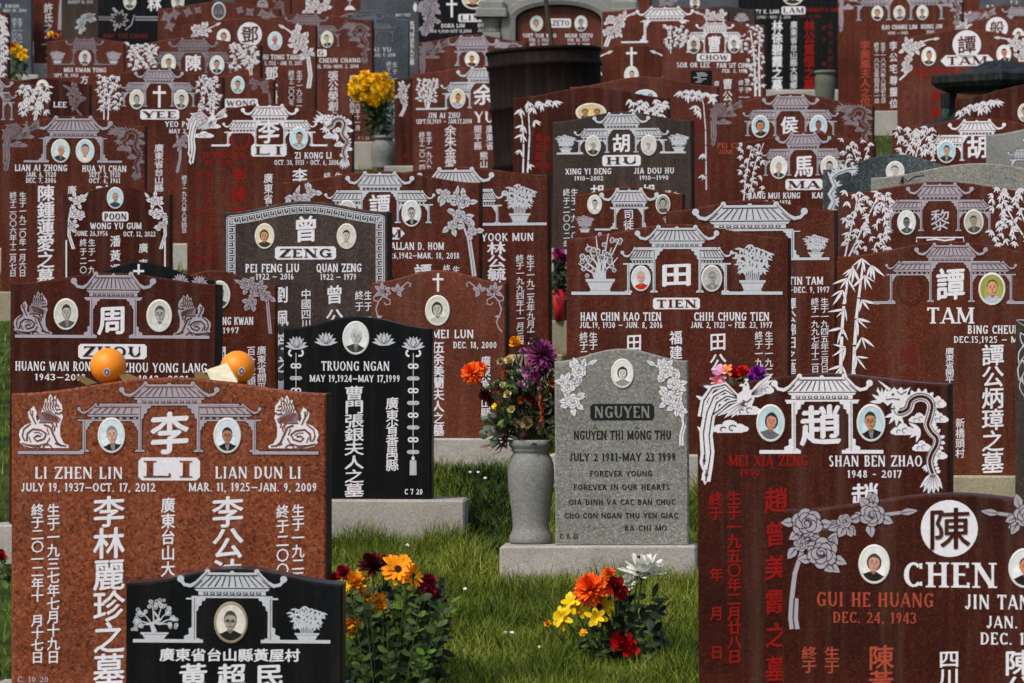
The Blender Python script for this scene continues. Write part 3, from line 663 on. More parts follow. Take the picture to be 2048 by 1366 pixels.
def dragon(st, x0, y0, x1, y1, mat=None, detail=True):
    mat = mat or WHITE; a = st.art('dragon_carving'); dk = st.mat; w, h = x1 - x0, y1 - y0
    P = lambda u, v: (x0 + u * w, y0 + v * h)
    for (u, v, cw, chh) in ((.9, .21, .2, .12), (.62, .36, .26, .10), (.92, .36, .22, .10), (.38, .47, .3, .12), (.66, .63, .24, .11), (.9, .71, .22, .10)): cloud(a, *P(u, v), cw * w, chh * h, mat, dk)
    key = [(.40, .17), (.30, .25), (.33, .30), (.45, .27), (.50, .19), (.62, .15), (.75, .17), (.81, .24), (.78, .34), (.75, .42), (.80, .49), (.88, .55), (.87, .62), (.80, .70), (.77, .78), (.80, .86), (.84, .92)]
    sm = []
    for i in range(len(key) - 1):
        p0, p1, p2, p3 = key[max(0, i - 1)], key[i], key[i + 1], key[min(len(key) - 1, i + 2)]
        for k in range(4):
            t = k / 4; f = lambda A, B, C_, D_: .5 * (2 * B + (C_ - A) * t + (2 * A - 5 * B + 4 * C_ - D_) * t * t + (3 * B - A - 3 * C_ + D_) * t ** 3)
            sm.append(P(f(p0[0], p1[0], p2[0], p3[0]), f(p0[1], p1[1], p2[1], p3[1])))
    bw = .17 * w
    for i in range(0, len(sm) - 1, 2):    # fins along the back
        dx, dy = sm[i + 1][0] - sm[i][0], sm[i + 1][1] - sm[i][1]; l = math.hypot(dx, dy) or 1
        a.leaf(sm[i][0] + dy / l * bw * .3, sm[i][1] - dx / l * bw * .3, math.degrees(math.atan2(-dx, dy)), bw * .42, bw * .34, mat)
    a.line(sm[:6], bw * .7, mat, bw); a.line(sm[5:], bw, mat, bw * .55)
    lw = max(.6, .012 * w)
    off = lambda s_: [(p[0] + s_ * bw * .27 * -(sm[min(i + 1, len(sm) - 1)][1] - sm[max(i - 1, 0)][1]) / (math.dist(sm[min(i + 1, len(sm) - 1)], sm[max(i - 1, 0)]) or 1), p[1] + s_ * bw * .27 * (sm[min(i + 1, len(sm) - 1)][0] - sm[max(i - 1, 0)][0]) / (math.dist(sm[min(i + 1, len(sm) - 1)], sm[max(i - 1, 0)]) or 1)) for i, p in enumerate(sm)]
    for s_ in (-1, 1): a.line(off(s_)[4:], lw, dk, lw * .7, up=.0014)
    for i in range(8, len(sm) - 2): a.ell(sm[i][0], sm[i][1], bw * .15, bw * .15, dk, 6, up=.0014)
    # head, horns, beard, claws, tail
    hd = [(.06, .14), (.0, .10), (.02, .06), (.06, .12), (.08, .06), (.1, .12), (.16, .17), (.12, .10), (.2, .1), (.26, .06), (.3, .09), (.36, .06), (.4, .09), (.5, .06), (.45, .13), (.42, .2), (.32, .24), (.22, .21), (.16, .24), (.1, .2)]
    a.p([P(u, v) for u, v in hd], mat)
    a.line([P(.03, .0), P(.1, .035), P(.2, .09)], .008 * w, mat, .05 * w)
    a.ell(*P(.24, .13), .02 * w, .012 * h, dk, 7, up=.0014); a.line([P(.14, .18), P(.24, .17), P(.34, .18)], lw, dk, up=.0014); a.line([P(.3, .1), P(.36, .13), P(.44, .1)], lw, dk, up=.0014)
    for (u, v, an) in ((.30, .31, 110), (.64, .47, 160), (.1, .2, 230)):
        for k in range(4): a.leaf(*P(u, v), an + (k - 1.5) * 34, .2 * w, .06 * w, mat)
    for k in range(6): a.leaf(*P(.83, .88), 62 + k * 14, .36 * w * (1 - .08 * abs(k - 3)), .08 * w, mat, 0, dk)
    for k in range(4): a.leaf(*P(.78, .8), 100 + k * 18, .14 * w, .05 * w, mat)
    a.done()
def phoenix(st, x0, y0, x1, y1, mat=None):
    mat = mat or WHITE; a = st.art('phoenix_carving'); dk = st.mat; w, h = x1 - x0, y1 - y0
    P = lambda u, v: (x0 + u * w, y0 + v * h); lw = max(.7, .014 * w)
    cloud(a, *P(.66, .29), .34 * w, .12 * h, mat, dk); cloud(a, *P(.42, .46), .44 * w, .13 * h, mat, dk); cloud(a, *P(.92, .09), .2 * w, .12 * h, mat, dk)
    a.p([P(.52, .15), P(.60, .11), P(.72, .10), P(.78, .16), (P(.74, .24)), P(.66, .28), P(.56, .25), P(.50, .2)], mat)     # body
    a.p([P(.60, .12), P(.61, .06), P(.64, .02), P(.68, .03), P(.70, .07), P(.69, .13)], mat); a.leaf(*P(.62, .05), 165, .07 * w, .04 * w, mat)
    for k in range(3): a.leaf(*P(.66, .025), 235 + 28 * k, .06 * w, .02 * w, mat)
    for k in range(5): a.leaf(*P(.70, .15), -42 + 9 * k, (.44 - .05 * k) * w, .09 * w, mat, 0, dk)       # raised wing
    for k in range(5): a.leaf(*P(.64, .20), 148 - 11 * k, (.46 - .07 * k) * w, .08 * w, mat, .05, dk)      # lowered wing
    for j, (q, e) in enumerate((([(.52, .16), (.36, .05), (.18, .08), (.06, .20), (.02, .36)], .10), ([(.52, .17), (.36, .10), (.2, .16), (.1, .32), (.05, .52), (.07, .72), (.06, .82)], .13), ([(.52, .18), (.38, .16), (.24, .22), (.17, .36), (.13, .54), (.15, .7), (.12, .84), (.08, .98)], .13), ([(.52, .2), (.4, .22), (.28, .29), (.18, .34)], .07))):
        pts = [P(u, v) for u, v in q]; a.line(pts, .06 * w, mat, e * w); a.line(pts, lw, dk, lw, up=.0014)
        for i in range(1, len(pts) - 1):
            a.leaf(*pts[i], 150 + 20 * i, .13 * w, .05 * w, mat)
    for (u, v) in ((.09, .92), (.06, .78)): a.leaf(*P(u, v - .07), 95, .17 * h, .11 * w, mat, 0, dk); a.ell(*P(u, v), .025 * w, .014 * h, dk, 7, up=.0014)
    a.ell(*P(.645, .05), .012 * w, .008 * h, dk, 6, up=.0014); a.line([P(.6, .2), P(.66, .22), P(.73, .18)], lw, dk, up=.0014); a.line([P(.58, .24), P(.66, .26)], lw, dk, up=.0014)
    a.done()
def lotus(st, x, y, w, mat=None, name='lotus_carving'):
    mat = mat or PALE; a = st.art(name); h = w * .6; dk = st.mat
    for (an, L, ww) in ((-172, .52, .15), (-8, .52, .15), (-152, .5, .18), (-28, .5, .18), (-128, .52, .22), (-52, .52, .22), (-108, .52, .22), (-72, .52, .22)):
        a.leaf(x, y + h * .42, an, L * w, ww * w, mat)
    a.leaf(x, y + h * .42, -90, .5 * w, .34 * w, mat)
    for s_ in (-1, 1): a.line([(x, y + h * .4), (x + s_ * w * .14, y + h * .05), (x + s_ * w * .03, y - h * .35)], max(.5, w * .022), dk, up=.0014); a.line([(x + s_ * w * .04, y + h * .42), (x + s_ * w * .26, y + h * .1), (x + s_ * w * .28, y - h * .2)], max(.5, w * .022), dk, up=.0014)
    a.leaf(x - w * .28, y + h * .5, 0, .56 * w, .07 * w, mat); a.done()
def cross(st, xc, yc, w, h, mat=None):
    a = st.art('cross_carving'); q = w * .2; mat = mat or WHITE; yy = yc - h * .18
    a.p([(xc - q / 2, yc - h / 2), (xc + q / 2, yc - h / 2), (xc + q / 2, yc + h / 2), (xc - q / 2, yc + h / 2)], mat)
    a.p([(xc - w / 2, yy - q / 2), (xc + w / 2, yy - q / 2), (xc + w / 2, yy + q / 2), (xc - w / 2, yy + q / 2)], mat); a.done()
def tassel(st, x, y0, y1, full=True):
    a = st.art('tassel_carving'); n = 8
    a.line([(x, y0 + 4), (x, y1 - 30 if full else y1)], 1.6, PALE)
    ye = y1 - 44 if full else y1
    for s_ in (-1, 1): a.ring(x + s_ * 8, y0 + 4, 6, 6, 4, WHITE, -60 if s_ > 0 else 90, 120 if s_ > 0 else 250, 8)
    k = 0; y = y0 + 30
    while y < ye:
        if k % 2 == 0:
            for s_ in (-1, 1): a.ring(x + s_ * 5, y, 4.4, 4, 3.2, WHITE, n=10)
        else:
            for s_ in (-1, 1): a.ring(x + s_ * 6, y, 5.5, 3.2, 2.0, PALE, n=10); a.leaf(x, y, 0 if s_ > 0 else 180, 13, 3, PALE)
            a.ell(x, y, 3.2, 5, PALE, 8)
        k += 1; y += 24.5
    if full:
        a.ell(x, y1 - 34, 3.5, 4, WHITE, 8)
        for i in range(6): a.line([(x - 5.5 + i * 2.2, y1 - 30), (x - 5.8 + i * 2.35, y1)], 1.5, WHITE)
    a.done()
def greek_key(st, d, u, mat, ybot):
    """meander border following the stone's outline, d pixels in, unit u"""
    a = st.art('key_border'); E = []
    x0, x1 = st.xl + d, st.xr - d; y = ybot
    while y > st.bell(x0) + d: E.append((x0, y)); y -= 2
    x = x0
    while x < x1: E.append((x, st.bell(x) + d)); x += 2
    y = st.bell(x1) + d
    while y < ybot: E.append((x1, y)); y += 2
    cum = [0]
    for i in range(1, len(E)): cum.append(cum[-1] + math.dist(E[i], E[i - 1]))
    def PT(s_, t):
        s_ = max(0, min(cum[-1] - .01, s_)); i = 0
        import bisect
        i = min(len(E) - 2, bisect.bisect_right(cum, s_) - 1); f = (s_ - cum[i]) / max(1e-6, cum[i + 1] - cum[i])
        x, y = E[i][0] + (E[i + 1][0] - E[i][0]) * f, E[i][1] + (E[i + 1][1] - E[i][1]) * f
        j0, j1 = max(0, i - 3), min(len(E) - 1, i + 4); dx, dy = E[j1][0] - E[j0][0], E[j1][1] - E[j0][1]; l = math.hypot(dx, dy) or 1
        return (x - dy / l * t, y + dx / l * t)
    n = int(cum[-1] / u); lw = u * .17
    for t in (-.12 * u, 1.02 * u): a.line([PT(cum[-1] * i / (n * 2), t) for i in range(n * 2 + 1)], lw * .55, mat)
    for k in range(n):
        s0 = k * u
        a.line([PT(s0 + .08 * u, .12 * u), PT(s0 + .08 * u, .86 * u), PT(s0 + .78 * u, .86 * u), PT(s0 + .78 * u, .34 * u), PT(s0 + .42 * u, .34 * u), PT(s0 + .42 * u, .6 * u)], lw, mat)
        a.line([PT(s0 + .08 * u, .12 * u), PT(s0 + 1.08 * u, .12 * u)], lw, mat)
    a.done()

def portrait(st, xc, yc, rx, ry, bg=(200, 215, 222), cloth=(30, 30, 34), hair=(30, 26, 24), skin=(196, 146, 116), style='m', rim=None, seed=None, name='portrait', land=False):
    """ceramic photograph: an oval disc proud of the stone with a rim; the print is flat shapes on it"""
    r = random.Random(int(xc * 7 + yc) if seed is None else seed); S = st.S; m = MB(); n = 28
    cx, cz = (xc - st.cx) / S, (st.yg - yc) / S; X, Z = rx / S, ry / S
    rim = rim or CERAM
    E = lambda k, y: [(cx + X * k * math.cos(2 * PI * i / n), y, cz + Z * k * math.sin(2 * PI * i / n)) for i in range(n)]
    m.grid([E(1, 0), E(1, -.003), E(.965, -.0052), E(.88, -.0058), E(.86, -.005)], rim, True)
    lay = [0]; an_ = R(r.uniform(-7, 7)) if not land else 0; ct, st_ = math.cos(an_), math.sin(an_); sc_ = r.uniform(1.02, 1.25) if not land else 1; dv = r.uniform(-.16, -.04) if not land else 0; fade = r.choice((0, 0, 0, .1, .2))
    mixc = lambda c: tuple(int(c[i] * (1 - fade) + bg[i] * fade) for i in range(3)); skin = mixc(skin); hair = mixc(hair); wide = r.uniform(.92, 1.1)
    def flat(pts, mat):
        lay[0] += 1; y = -.0050 - lay[0] * .00012
        if lay[0] > 2:
            o_ = []
            for u, v in pts:
                u, v = (u * ct - v * st_) * sc_, (u * st_ + v * ct) * sc_ + dv; l = math.hypot(u, v)
                o_.append((u / l * .995, v / l * .995) if l > .995 else (u, v))
            pts = o_
        m.face([(cx + X * .86 * u, y, cz + Z * .86 * v) for u, v in pts], mat)
    def el(u, v, a, b, mat, k=16): flat([(u + a * math.cos(2 * PI * i / k), v + b * math.sin(2 * PI * i / k)) for i in range(k)], mat)
    gm = lambda c: tint(*c)
    el(0, 0, 1, 1, gm(bg), 28); el(r.uniform(-.15, .15), -.3, .8, .62, gm(tuple(min(255, int(c * 1.05 + 4)) for c in bg)), 22)
    people = [(-.45, .8), (.45, .8)] if land else [(r.uniform(-.06, .06), 1.0)]
    for (ox, sc) in people:
        q = sc
        if land: hx, hv, fx, fy = .26, .05, .20, .38
        else: hx, hv, fx, fy = .385 * wide, .20, .345 * wide, .42
        sh = []
        a0, a1 = (-146, -34) if not land else (-120, -60)
        if not land:
            sh = [(math.cos(R(a0 + (a1 - a0) * i / 10)) * .99, math.sin(R(a0 + (a1 - a0) * i / 10)) * .99) for i in range(11)]
            sh += [(.70, -.50), (.45, -.40), (.2, -.30), (-.2, -.30), (-.45, -.40), (-.70, -.50)]
        else:
            sh = [(ox - .35, -.75), (ox + .35, -.75), (ox + .3, -.45), (ox, -.3), (ox - .3, -.45)]
        if style == 'f': el(ox, hv - .02, hx * 1.2, fy * 1.1, gm(hair))
        else: flat([(ox + hx * .96 * math.cos(R(186 - 192 * i / 14)), hv + .04 + fy * 1.0 * math.sin(R(186 - 192 * i / 14))) for i in range(15)], gm(hair))
        if style != 'f' and not land: [el(ox + e * fx * 1.0, hv - .07, .055, .09, gm(tuple(int(c * .8) for c in skin)), 8) for e in (-1, 1)]
        flat(sh, gm(cloth))
        sk = gm(skin); dksk = gm(tuple(int(c * .72) for c in skin)); dkk = gm(tuple(int(c * .45) for c in skin))
        flat([(ox - .15, -.12), (ox + .15, -.12), (ox + .17, -.34), (ox, -.46), (ox - .17, -.34)], dksk if not land else sk)
        if style == 's' or style == 'm':
            li = gm(tuple(min(255, int(c * .5 + 120)) for c in cloth)) if style == 's' else gm(tuple(min(255, int(c * .8 + 60)) for c in cloth))
            flat([(ox - .17, -.34), (ox, -.46), (ox + .17, -.34), (ox + .12, -.62), (ox + .02, -.9), (ox - .1, -.62)], li)
        el(ox, hv - .06, fx, fy, sk)
        flat([(ox + fx * .25, hv - .4), (ox + fx * .98, hv - .05), (ox + fx * .9, hv - .2), (ox + fx * .6, hv - .38)], dksk)
        # hair across the brow
        hm = gm(hair)
        top = hv + (.20 if style != 'b' else .30)
        flat([(ox - hx * .95, hv + .05)] + [(ox + hx * .99 * math.cos(R(175 - 170 * i / 10)), hv + .03 + fy * 1.02 * math.sin(R(175 - 170 * i / 10))) for i in range(11)] + [(ox + hx * .95, hv + .05), (ox + fx * .93, top - .04), (ox + fx * .45, top + .03), (ox - fx * .3, top + .06), (ox - fx * .93, top - .05)], hm)
        for e in (-1, 1):
            if style == 'g': el(ox + e * .15, hv - .04, .13, .085, dkk, 8)
            else:
                el(ox + e * .14, hv - .04, .062, .030, dkk, 8)
                flat([(ox + e * .06, hv + .04), (ox + e * .23, hv + .04), (ox + e * .22, hv + .07), (ox + e * .07, hv + .08)], dkk)
        if style in 'ms' and r.random() < .25:
            for e in (-1, 1): flat([(ox + e * .14 + .115 * q_ * math.cos(2 * PI * i / 10), hv - .04 + .085 * q_ * math.sin(2 * PI * i / 10)) for q_, rng in ((1, range(11)), (.8, range(10, -1, -1))) for i in rng], dkk)
        flat([(ox - .02, hv - .06), (ox + .03, hv - .06), (ox + .075, hv - .2), (ox - .05, hv - .2)], dksk)
        flat([(ox - .12, hv - .30), (ox, hv - .28), (ox + .12, hv - .30), (ox, hv - .345)], gm((int(skin[0] * .76), int(skin[1] * .58), int(skin[2] * .56))))
    return m.build(name, st.root)
GR = dict(bg=(196, 194, 186), cloth=(70, 70, 70), hair=(36, 36, 36), skin=(168, 164, 158))
def P(st, x, y, rx, ry, kind='c', **k):
    d = {}
    if kind.startswith('g'): d.update(GR)
    if kind.endswith('f'): d['style'] = 'f'
    elif kind.endswith('s'): d['style'] = 's'
    d.update(k); portrait(st, x, y, rx, ry, **d)

# ---------------------------------------------------------------- ground
def make_ground():
    m, t, b = nodes('lawn_soil', 0.95, 0.1)
    tc = t.nodes.new('ShaderNodeTexCoord'); n = t.nodes.new('ShaderNodeTexNoise'); n.inputs['Scale'].default_value = 6; n.inputs['Detail'].default_value = 8
    r = t.nodes.new('ShaderNodeValToRGB'); r.color_ramp.elements[0].position = .35; r.color_ramp.elements[1].position = .68
    r.color_ramp.elements[0].color = srgb(30, 40, 16); r.color_ramp.elements[1].color = srgb(66, 84, 30)
    t.links.new(tc.outputs['Object'], n.inputs['Vector']); t.links.new(n.outputs['Fac'], r.inputs['Fac']); t.links.new(r.outputs['Color'], b.inputs['Base Color'])
    g = MB(); ys = [-60, -20, 0, 8, 12] + [13 + i for i in range(0, 50)] + [70, 90, 130, 200, 400]
    xs = [-300, -80, -30] + [-10 + i for i in range(0, 21)] + [30, 80, 300]
    rr = random.Random(3)
    g.grid([[(x, y, ground(y) + (rr.uniform(-.012, .012) if 8 < y < 62 and abs(x) < 10 else 0)) for x in xs] for y in ys], m)
    o = g.build('ground', smooth=True); o['kind'] = 'structure'
make_ground()

FR = 'headstones in the rows up the slope'
def H(*a, **k):
    k.setdefault('group', FR); a = list(a)
    if a[0] < 320 and a[5] is RED: a[5] = RED4      # upper rows: lighter red, distance haze and dust both put into the colour
    return Stone(*a, **k)
SH = '終于二〇'; 
# ================= nearest row
s = H(700, 250, 683, 1168, 1138, BLACK, 'low black headstone nearest the camera, its oval shows a man in sunglasses', t=.2)
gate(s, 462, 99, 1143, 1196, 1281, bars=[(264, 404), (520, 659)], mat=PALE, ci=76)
portrait(s, 460, 1245, 34, 42, bg=(216, 210, 198), cloth=(36, 34, 32), hair=(34, 30, 28), skin=(150, 142, 132), style='g', rim=plain('bronze_rim', srgb(150, 138, 112), .35, .5, .1))
pot(s, 307, 1203, 1283, 92, 'bonsai', PALE); pot(s, 612, 1203, 1283, 80, 'bamboo', PALE)
KR(s, 317, 599, 1310, 27, '廣東省台山縣黃屋村', bold=.03); 
for i, c in enumerate('黃超民'): BIG(s, c, (385, 462, 538)[i], 1350, 56, 44)

s = H(700, 1562, 2240, 1024, 989, RED2, 'dark red headstone in the right corner with a white roundel and grey rose sprays', t=.2)
CIRC(s, '陳', 1898, 1057, 57, 88)
T(s, 'CHEN', 1898, 1150, 50, 186, serif=True)
portrait(s, 1748, 1130, 32, 40, bg=(224, 222, 218), cloth=(36, 30, 34), hair=(34, 24, 22), skin=(198, 132, 108), style='f')
portrait(s, 2048, 1135, 32, 40, bg=(220, 220, 220), cloth=(30, 30, 34), hair=(60, 46, 40), skin=(206, 140, 104), style='b')
pa = [(1832, 1022), (1770, 1030), (1690, 1044), (1640, 1060), (1604, 1100), (1588, 1150), (1582, 1200), (1580, 1240), (1583, 1262)]
spray(s, pa, [(1612, 1048, 31), (1642, 1108, 31), (1744, 1031, 25), (1688, 1044, 15), (1600, 1092, 14)], LILAC, 33, 4, 9, 30, dark=INK)
spray(s, mirror(pa, 1898), [(2184, 1048, 31), (2154, 1108, 31), (2052, 1031, 25), (2108, 1044, 15)], LILAC, 33, 6, 9, 30, dark=INK)
T(s, 'GUI HE HUANG', 1749, 1201, 29, 234, FADE); T(s, 'DEC. 24, 1943', 1749, 1237, 22, 168, FADE)
T(s, 'JIN TANG CHEN', 0, 1203, 29, 250, left=1930); T(s, 'JAN. 2, 1941', 0, 1243, 24, 166, left=1973); T(s, 'DEC. 14, 2013', 0, 1276, 24, 190, left=1960)
K(s, 1617, 1296, 1350, 30, '終于', FADE); K(s, 1663, 1296, 1350, 30, '生于', FADE); K(s, 1762, 1292, 1392, 50, '陳黃', FADE)
K(s, 1898, 1300, 1372, 40, '四川'); K(s, 2037, 1298, 1400, 56, '陳公')

# ================= second row
s = H(643, 20, 653, 787, 755, ORANGE, 'large orange granite headstone with two carved lions, two oranges resting on its top', t=.2, yaw=3.0)
LI1 = s
lion(s, 35, 788, 136, 898, False); lion(s, 537, 790, 638, 898, True)
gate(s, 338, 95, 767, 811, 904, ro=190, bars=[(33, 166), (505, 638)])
portrait(s, 222, 871, 28, 36, bg=(206, 220, 226), cloth=(28, 28, 34), hair=(110, 108, 106), skin=(206, 154, 128), style='s')
portrait(s, 455, 871, 28, 36, bg=(208, 220, 226), cloth=(30, 30, 32), hair=(52, 44, 40), skin=(178, 124, 96), style='s')
BIG(s, '李', 339, 866, 76, 82); BN(s, 'LI', 338, 938, 124, 46, tw=.82, th=.72)
T(s, 'LI ZHEN LIN', 156, 946, 24, 176); T(s, 'LIAN DUN LI', 517, 945, 24, 172)
T(s, 'JULY 19, 1937—OCT. 17, 2012', 175, 975, 17, 270); T(s, 'MAR. 11, 1925—JAN. 9, 2009', 506, 974, 17, 256)
K(s, 73, 1008, 1328, 25, '終于二〇一二年十 月十七日'); K(s, 105, 1008, 1328, 25, '生于一九三七年七月十九日')
K(s, 217, 992, 1370, 62, '李林麗珍之墓'); K(s, 336, 994, 1218, 28, '廣東台山大江鄉'); K(s, 456, 992, 1306, 62, '李公法之墓')
K(s, 566, 1008, 1328, 25, '終于二〇〇九年元月九日'); K(s, 597, 1008, 1328, 25, '生于一九二五年三月十一日')
T(s, 'C. 10 20', 64, 1360, 11, 62, LILAC)

s = H(668, 1397, 1902, 769, 748, RED2, 'dark red headstone with large white phoenix and dragon beside the grey granite stone', t=.2)
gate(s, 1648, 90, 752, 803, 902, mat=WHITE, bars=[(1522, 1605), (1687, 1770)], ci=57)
portrait(s, 1545, 846, 29, 38, bg=(182, 206, 212), cloth=(104, 100, 108), hair=(28, 24, 24), skin=(206, 134, 108), style='f')
portrait(s, 1746, 846, 29, 38, bg=(182, 204, 214), cloth=(24, 24, 28), hair=(32, 26, 24), skin=(190, 128, 84), style='s')
BIG(s, '趙', 1645, 850, 80, 78)
phoenix(s, 1402, 758, 1546, 966); dragon(s, 1757, 762, 1893, 970)
T(s, 'MEI XIA ZENG', 1540, 921, 22, 158, REDP); T(s, '1950', 1503, 945, 13, 40, REDP)
T(s, 'SHAN BEN ZHAO', 1754, 922, 22, 186); T(s, '1948 - 2017', 1752, 948, 15, 108)
K(s, 1733, 966, 1122, 54, '趙公善'); K(s, 1434, 984, 1040, 27, '終于', REDP); K(s, 1434, 1130, 1325, 26, '年 月 日', REDP)
K(s, 1470, 982, 1328, 28, '生于一九五〇年二月廿八日', REDP); K(s, 1555, 966, 1372, 46, '趙曾美霞之墓', REDP)

# ================= third row
s = H(544, 1111, 1378, 722, 697, GREY, 'plain grey granite headstone with white rose sprays and a black name panel', base=CONC, top=1090, plinth=(1001, 1394), yaw=3.2, t=.16)
NG = s
portrait(s, 1247, 747, 23, 30, bg=(222, 222, 214), cloth=(150, 148, 140), hair=(28, 28, 28), skin=(206, 202, 194), style='f')
pl = [(1196, 720), (1172, 732), (1148, 742), (1132, 772), (1136, 800), (1146, 822)]
spray(s, pl, [(1160, 742, 15), (1137, 772, 15), (1147, 802, 15)], WHITE, 20, 3, 2.5, 22, tail=False, dark=GREY)
pr = [(1296, 722), (1318, 734), (1342, 744), (1358, 776), (1364, 820), (1368, 850), (1362, 872), (1362, 892)]
spray(s, pr, [(1334, 742, 15), (1350, 768, 14), (1340, 796, 15), (1358, 812, 11)], WHITE, 20, 5, 4, 26, dark=GREY)
BN(s, 'NGUYEN', 1246, 824, 128, 33, panel=INK, ink=SILVER, th=.72, tw=.86, serif=False)
T(s, 'NGUYEN THI MONG THU', 1246, 870, 18, 194, INK)
a = s.art('inscription'); a.line([(1187, 858), (1191, 853), (1195, 858)], 1.6, INK); a.line([(1189, 851), (1192, 849), (1195, 851)], 1.4, INK); a.ell(1247, 883, 1.6, 1.6, INK, 6); a.line([(1271, 858), (1275, 853), (1279, 858)], 1.6, INK); a.ell(1275, 884, 1.6, 1.6, INK, 6); a.done()
T(s, 'JULY 2 1981-MAY 23 1999', 1246, 914, 16, 212, INK); T(s, 'FOREVER YOUNG', 1243, 947, 11, 124, INK); T(s, 'FOREVER IN OUR HEARTS', 1244, 974, 11, 192, INK)
T(s, 'GIA DINH VA CAC BAN CHUC', 1245, 1004, 11, 212, INK); T(s, 'CHO CON NGAN THU YEN GIAC', 1243, 1031, 11, 226, INK); T(s, 'BA CHI MO', 1292, 1056, 11, 84, INK); T(s, 'C. 8. 21', 1138, 1072, 10, 36, INK)

s = H(518, 566, 863, 657, 633, BLACK, 'upright black headstone with a row of carved lotuses and hanging tassels', top=998, plinth=(480, 931), yaw=2.0, t=.18)
portrait(s, 711, 676, 27, 34, bg=(216, 218, 218), cloth=(60, 60, 60), hair=(196, 198, 196), skin=(182, 182, 178))
for x, y in ((592, 684), (651, 676), (767, 676), (826, 684)): lotus(s, x, y, 46)
T(s, 'TRUONG NGAN', 710, 732, 19, 136); T(s, 'MAY 19,1924—MAY 17,1999', 709, 757, 14, 180)
tassel(s, 826, 702, 950); tassel(s, 591, 702, 792, False)
K(s, 708, 772, 994, 38, '曹門張銀夫人之墓'); K(s, 784, 794, 942, 25, '廣東省番禺縣'); T(s, 'C 7 20', 827, 983, 11, 36)

s = H(530, 15, 431, 567, 545, RED2, 'dark red headstone with two carved lions and grey photographs, behind the two oranges', yaw=3.6)
lion(s, 22, 583, 100, 671, False, LILAC); lion(s, 344, 587, 420, 672, True, LILAC)
gate(s, 223, 71, 548, 598, 672, bars=[(25, 190), (255, 417)])
BIG(s, '周', 221, 640, 58, 56); P(s, 128, 629, 25, 32, 'gm'); P(s, 316, 631, 26, 33, 'gm', cloth=(206, 206, 202), hair=(70, 70, 70))
BN(s, 'ZHOU', 222, 703, 138, 30)
T(s, 'HUANG WAN RONG', 108, 733, 19, 164); T(s, 'ZHOU YONG LANG', 328, 735, 19, 168); T(s, '1943—2018', 117, 755, 13, 102); T(s, '1942—2021', 325, 757, 13, 100)
K(s, 100, 790, 1000, 30, '黃婉容之墓'); K(s, 330, 790, 1000, 30, '周公永朗之墓')

s = H(520, 2030, 2330, 640, 612, TAUPE, 'dark taupe headstone cut off by the right edge with grey outlined lilies')
a = s.art('flower_carving')
for i, (x, y, an, L) in enumerate(((2040, 665, 60, 44), (2050, 690, 110, 40), (2046, 720, 100, 44), (2042, 760, 80, 34), (2060, 650, 200, 30), (2056, 740, 70, 40))):
    a.leaf(x, y, an, L, L * .4, PALE); a.leaf(x + 3 * math.cos(R(an)), y + 3 * math.sin(R(an)), an, L * .82, L * .28, TAUPE, up=.0012)
a.line([(2046, 690), (2042, 740), (2050, 800)], 3, PALE); a.done()

# ================= fourth row
s = H(480, 132, 428, 560, 524, BLACK, 'black headstone showing only its arched top with a white cross, behind the lion stone')
cross(s, 277, 550, 22, 44); lotus(s, 180, 566, 44, LILAC)
lotus(s, 360, 556, 36, LILAC); lotus(s, 398, 560, 36, LILAC)
s = H(462, 305, 553, 571, 540, RED, 'red headstone with a grey rose garland, half hidden by the dark lion stone')
P(s, 440, 590, 22, 29, 'gs')
pk = [(470, 560), (488, 568), (506, 576), (522, 582), (534, 598), (536, 626), (540, 668)]
spray(s, pk, [(492, 568, 13), (514, 580, 14), (532, 592, 12), (505, 604, 10)], LILAC, 18, 8, 3, 16)
T(s, 'TAM TONG KWAN', 0, 642, 16, 112, left=395); T(s, '1910 - 1997', 0, 661, 12, 84, left=394)
K(s, 524, 692, 856, 18, '廣東省開平縣百合鎮'); K(s, 503, 692, 792, 17, '百合虎頭里'); K(s, 440, 690, 860, 26, '關公同之墓')
s = H(468, 741, 1012, 565, 540, ROSE, 'rose red headstone with a small white cross and carved scroll corners', top=876, plinth=(700, 1036), yaw=4.5)
cross(s, 876, 565, 22, 37); portrait(s, 875, 621, 25, 31, bg=(206, 206, 192), cloth=(190, 190, 180), hair=(44, 44, 40), skin=(184, 180, 166), style='f')
scroll_corner(s, 746, 566, 1, .84, LILAC); scroll_corner(s, 1008, 566, -1, .84, LILAC)
T(s, 'WU YU MEI LUN', 0, 668, 17, 160, left=787); T(s, 'DEC. 18, 2000', 950, 690, 13, 87)
K(s, 876, 683, 872, 25, '伍余美蘭夫人之墓'); K(s, 972, 712, 836, 20, '廣東省台山縣'); T(s, 'C 6 20', 984, 863, 10, 34, LILAC)
s = H(480, 1132, 1578, 476, 448, RED, 'wide red headstone with carved potted trees, one portrait in a bright red robe')
gate(s, 1354, 74, 454, 498, 585, ro=108, mat=PALE, bars=[(1142, 1262), (1443, 1565)], ci=46)
pot(s, 1200, 464, 584, 104, 'plum', PALE); pot(s, 1505, 478, 584, 86, 'bamboo', PALE)
BIG(s, '田', 1353, 549, 62, 46, bold=.034)
portrait(s, 1282, 557, 20, 26, bg=(200, 208, 214), cloth=(196, 40, 24), hair=(196, 150, 130), skin=(216, 156, 130), style='b')
P(s, 1424, 557, 21, 27, 'gm', bg=(172, 172, 166), hair=(120, 120, 116), cloth=(130, 130, 124))
BN(s, 'TIEN', 1353, 607, 94, 23); T(s, 'HAN CHIN KAO TIEN', 1241, 633, 17, 162); T(s, 'CHIH CHUNG TIEN', 1463, 633, 17, 150)
T(s, 'JUL.19, 1930 — JUN. 8, 2016', 1242, 650, 12, 166); T(s, 'JAN. 2, 1921 — FEB. 23, 1997', 1463, 650, 12, 162)
